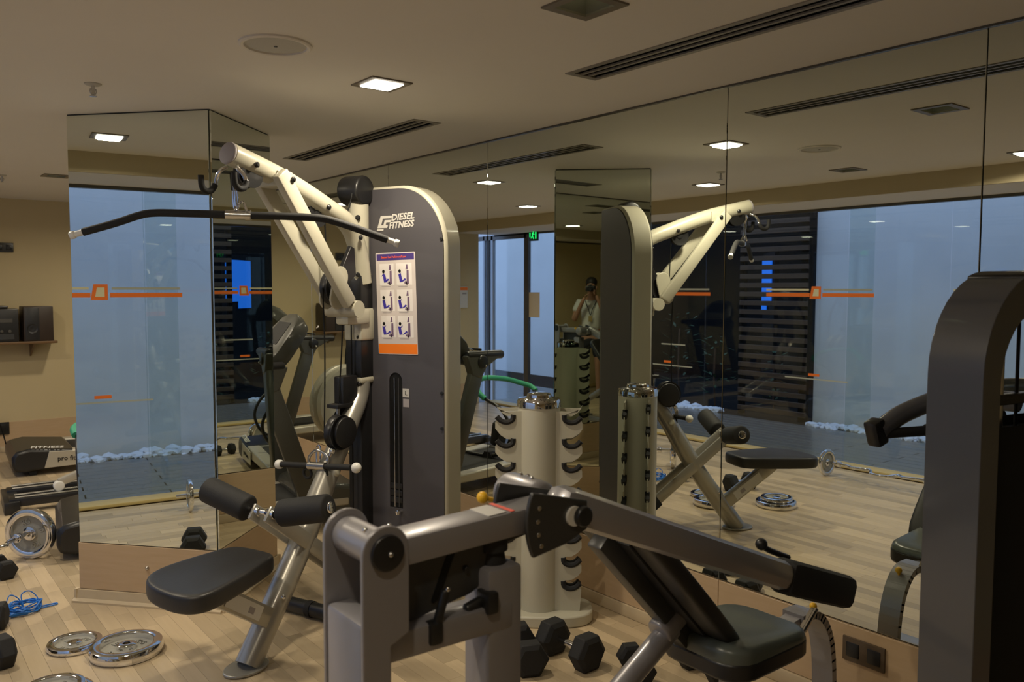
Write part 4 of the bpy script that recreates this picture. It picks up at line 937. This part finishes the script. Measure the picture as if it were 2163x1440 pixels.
obj('foam_bar', G().tube([(.02, -.36, .50), (.09, -.37, .56), (.15, -.30, .63), (.18, -.14, .645), (.19, .14, .61), (.15, .30, .565), (.09, .37, .535), (.02, .36, .50)], .023, 12, 5), 'green_foam', ab)
obj('head_pad', G().box((-.02, -.22, .20), (.09, .12, .22), Matrix.Rotation(R(-18), 3, 'Y') @ Matrix.Rotation(R(12), 3, 'X'), bev=.02), 'black_foam', ab)
obj('pad_stem', G().cyl((.0, -.22, .03), (-.02, -.22, .12), .010, n=8), 'black_plastic', ab)

# ================================================================= FAR WALL AND SOCKETS
sh_ = thing('wall_shelf', 'brown wooden shelf on the far wall under the stereo', 'shelf', (1.06, FY-.15, 1.085))
obj('board', G().box((0, 0, -.012), (.90, .30, .024), bev=.004), 'shelf_wood', sh_)
for x in (-.25, .25): obj('bracket', G().prism([(-.12, -.024), (.148, -.024), (.148, -.16)], (x, 0, 0), Y, Z, (.015, 0, 0)), 'shelf_wood', sh_, smooth=0)
st = thing('stereo', 'black stacked stereo unit on the wall shelf, left of the speaker box', 'stereo', (1.02, FY-.16, 1.0855))
obj('case', G().box((0, 0, .155), (.34, .24, .31), bev=.008), 'stereo_black', st)
obj('lid', G().box((-.03, -.02, .325), (.24, .18, .028), bev=.01), 'stereo_black', st)
obj('display', G().box((0, -.121, .20), (.24, .004, .035)), 'trim_grey', st, smooth=0)
for k_ in range(4): obj('button', G().rcyl((-.10+k_*.065, -.119, .10), (-.10+k_*.065, -.130, .10), .014, .003, 12), 'trim_grey', st)
obj('tape_slot', G().box((0, -.121, .05), (.26, .004, .05)), 'dark_grey_metal', st, smooth=0)
sk = thing('speaker_box', 'dark wooden speaker box at the right end of the wall shelf', 'speaker', (1.355, FY-.16, 1.0855))
obj('cabinet', G().box((0, 0, .165), (.25, .26, .33), bev=.006), 'speaker_wood', sk)
obj('grille', G().box((-.055, -.132, .165), (.12, .006, .31), bev=.003), 'stereo_black', sk)
obj('cone', G().lathe([(.045, 0), (.045, .006), (.03, -.0), (0, .002)], (-.055, -.1345, .12), (0, -1, 0), 20), 'black_plastic', sk)
nt_ = thing('wall_notice', 'white notice with an orange heading on the far wall, seen in the mirror', 'notice', (-.67, FY-.001, 1.475))
obj('sheet', G().box((0, -.002, 0), (.19, .003, .29)), 'white_print', nt_, smooth=0)
obj('heading', G().box((0, -.0042, .115), (.185, .001, .04)), 'print_orange', nt_, smooth=0)
obj('print_line', G().box((-.04, -.0042, .05), (.07, .001, .02)), 'print_grey', nt_, smooth=0)
def socket(label, o, n, w, h, inserts, plug=False, m='trim_grey'):
    t = thing('wall_socket', label, 'socket', o, 0, 'wall sockets')
    u = V((n[1], -n[0], 0)); nv = V(n); rot = Matrix((u, nv, Z)).transposed()
    if rot.determinant() < 0: rot = Matrix((-u, nv, Z)).transposed()
    obj('plate', G().box(nv*.004, (w, .010, h), rot, .003), m, t)
    for k_ in range(inserts):
        c = u*((k_-(inserts-1)/2)*w/inserts)
        obj('insert', G().box(c+nv*.008, (w/inserts*.62, .008, h*.60), rot, .003), 'black_plastic', t)
        if not plug: obj('contact', G().lathe([(.016, 0), (.016, .002), (.010, -.001), (0, -.001)], c+nv*.0125, n, 14), 'dark_grey_metal', t)
    return t
socket('double brown socket on the wood panel below the mirror at right', (WX-.004, 1.545, .245), (-1, 0, 0), .165, .092, 2, True, 'socket_brown')
socket('dark socket on the far wall high above the stereo', (1.125, FY-.001, 1.98), (0, -1, 0), .16, .09, 2, m='dark_grey_metal')
so3 = socket('black socket with a plug and lead low on the far wall', (1.05, FY-.012, .235), (0, -1, 0), .13, .12, 1, True, 'black_plastic')
obj('lead', G().tube([(-.03, -.02, .0), (-.04, -.05, .10), (-.01, -.06, .02), (.02, -.06, -.12), (.04, -.05, -.225)], .006, 8, 5), 'print_black', so3)

# ================================================================= THE PHOTOGRAPHER (seen small in the pillar by way of the mirror wall)
pr = thing('person', 'person in white t-shirt and dark shorts holding a camera to the face', 'person', (-.27, -.15, 0), -YAW)   # local: y forward, x right
def skinned(name, verts, edges, m, parent, sub=2, root=0):
    me = bpy.data.meshes.new(name); me.from_pydata([v[:3] for v in verts], edges, []); me.materials.append(M[m])
    o = bpy.data.objects.new(name, me); COL.objects.link(o); o.parent = parent; FR[o.name] = FR[parent.name]
    sk_ = o.modifiers.new('skin', 'SKIN'); sk_.use_smooth_shade = True
    for i, v in enumerate(verts):
        s = me.skin_vertices[0].data[i]; s.radius = (v[3], v[4] if len(v) > 4 else v[3]); s.use_root = (i == root)
    ss = o.modifiers.new('sub', 'SUBSURF'); ss.levels = 1; ss.render_levels = sub
    return o
# body: pelvis, spine, neck, head, arms raised to the camera, legs
bv = [(0, 0, .93, .14, .10), (0, -.01, 1.08, .13, .095), (0, -.01, 1.24, .155, .105), (0, -.02, 1.38, .15, .09), (0, .0, 1.455, .058, .058), (0, .02, 1.53, .055, .06), (0, .035, 1.60, .074, .088), (0, .03, 1.68, .070, .088), (0, .025, 1.735, .04, .05),
      (.17, -.02, 1.385, .058), (.245, .05, 1.17, .046), (.235, .12, 1.13, .041), (.12, .20, 1.44, .030), (.085, .205, 1.50, .024),
      (-.17, -.02, 1.385, .058), (-.245, .05, 1.17, .046), (-.235, .12, 1.13, .041), (-.11, .22, 1.40, .030), (-.07, .225, 1.47, .024),
      (.095, 0, .86, .085), (.11, .02, .50, .058), (.115, -.015, .30, .055), (.115, -.01, .09, .038), (.115, .10, .045, .036, .032), (.118, .16, .035, .03, .022),
      (-.095, 0, .86, .085), (-.11, .02, .50, .058), (-.115, -.015, .30, .055), (-.115, -.01, .09, .038), (-.115, .10, .045, .036, .032), (-.118, .16, .035, .03, .022)]
be = [(0, 1), (1, 2), (2, 3), (3, 4), (4, 5), (5, 6), (6, 7), (7, 8), (3, 9), (9, 10), (10, 11), (11, 12), (12, 13), (3, 14), (14, 15), (15, 16), (16, 17), (17, 18), (0, 19), (19, 20), (20, 21), (21, 22), (22, 23), (23, 24), (0, 25), (25, 26), (26, 27), (27, 28), (28, 29), (29, 30)]
body = skinned('body', bv, be, 'skin', pr)
# shirt, shorts, shoes
tv = [(0, 0, .94, .160, .118), (0, -.01, 1.08, .152, .115), (0, -.01, 1.24, .172, .122), (0, -.02, 1.375, .160, .104), (0, -.01, 1.425, .085, .080), (.175, -.02, 1.385, .075), (.235, .03, 1.235, .066), (-.175, -.02, 1.385, .075), (-.235, .03, 1.235, .066)]
skinned('t_shirt', tv, [(0, 1), (1, 2), (2, 3), (3, 4), (3, 5), (5, 6), (3, 7), (7, 8)], 'shirt_white', pr)
sv = [(0, 0, .95, .158, .115), (0, 0, .86, .15, .11), (.10, .0, .80, .105), (.112, .012, .56, .088), (-.10, .0, .80, .105), (-.112, .012, .56, .088)]
skinned('shorts', sv, [(0, 1), (1, 2), (2, 3), (1, 4), (4, 5)], 'shorts_dark', pr)
for s in (-1, 1): skinned('shoe', [(s*.115, -.05, .045, .044, .04), (s*.115, .04, .045, .046, .042), (s*.118, .14, .038, .046, .034), (s*.118, .185, .034, .034, .026)], [(0, 1), (1, 2), (2, 3)], 'shoe', pr)
# head details
g = G(); g.sphere((0, .005, 1.685), .100, (.86, 1.02, .86), 12); obj('hair', g, 'hair', pr)
obj('nose', G().ico((0, .126, 1.60), .018, (.8, 1.1, 1.4), 2), 'skin', pr); obj('mouth', G().ico((0, .108, 1.553), .018, (1.3, .5, .4), 2), 'lip', pr)
for s in (-1, 1):
    obj('ear', G().ico((s*.082, .03, 1.605), .024, (.45, .8, 1.3), 2), 'skin', pr)
    e_ = obj('eye', G().ico((s*.032, .104, 1.625), .013, (1.2, .8, .8), 2), 'eye_white', pr); obj('iris', G().ico((s*.032, .114, 1.625), .006, (1, .5, 1), 1), 'hair', e_)
# hands: palm and five fingers closed on the camera
for s in (-1, 1):
    b0 = V((s*.080, .205, 1.515)) if s > 0 else V((-.068, .222, 1.485))
    for k_, (L_, r_) in enumerate(((.060, .0085), (.070, .009), (.066, .0085), (.052, .0075))):
        if s > 0: q = [b0+V((.002, .0, -.01+.0)), b0+V((.0, .022, .012+.017*k_-.01)), b0+V((-.005, .046, .014+.017*k_-.01)), b0+V((-.022, .046+L_*.25, .016+.017*k_-.01))]
        else: q = [b0+V((.0, -.01, -.005)), b0+V((.02, .012*k_-.01, .018)), b0+V((.045, .014*k_-.012, .028)), b0+V((.045+L_*.4, .014*k_-.012, .036))]
        skinned('finger', [(*q[0], .014), (*q[1], r_*1.1), (*q[2], r_), (*q[3], r_*.8)], [(0, 1), (1, 2), (2, 3)], 'skin', pr, 1)
    q = [b0, b0+V((-s*.018, -.012, .020)), b0+V((-s*.040, -.012, .030))]
    skinned('thumb', [(*q[0], .015), (*q[1], .010), (*q[2], .008)], [(0, 1), (1, 2)], 'skin', pr, 1)
obj('lanyard', G().tube([(-.075, -.03, 1.455), (-.075, .075, 1.40), (-.03, .118, 1.30), (0, .128, 1.21), (.03, .118, 1.30), (.075, .075, 1.40), (.075, -.03, 1.455), (0, -.085, 1.47)], .006, 8, 4, closed=True), 'strap_black', pr)
obj('badge', G().box((0, .136, 1.155), (.055, .006, .085), bev=.002), 'badge_yellow', pr)
# the camera is held, so it is a thing of its own (its lens ends just behind the viewpoint)
f_ = V((math.sin(YAW), math.cos(YAW), 0)); cb_ = f_*-.105+V((-.085, .085, 0))
kc = thing('handheld_camera', 'black camera held up in front of the photographer face', 'camera', (cb_.x, cb_.y, 1.545), -YAW)
obj('camera_body', G().box((0, 0, .05), (.13, .045, .085), bev=.008).box((0, 0, .10), (.05, .05, .03), bev=.008).rcyl((.055, 0, .01), (.055, 0, .09), .024, .006, 14), 'black_plastic', kc)
obj('lens', G().lathe([(0, 0), (.032, 0), (.032, .03), (.034, .032), (.034, .058), (.030, .060), (.026, .052), (0, .050)], (0, .0, .05), (0, 1, 0), 28), 'black_plastic', kc)
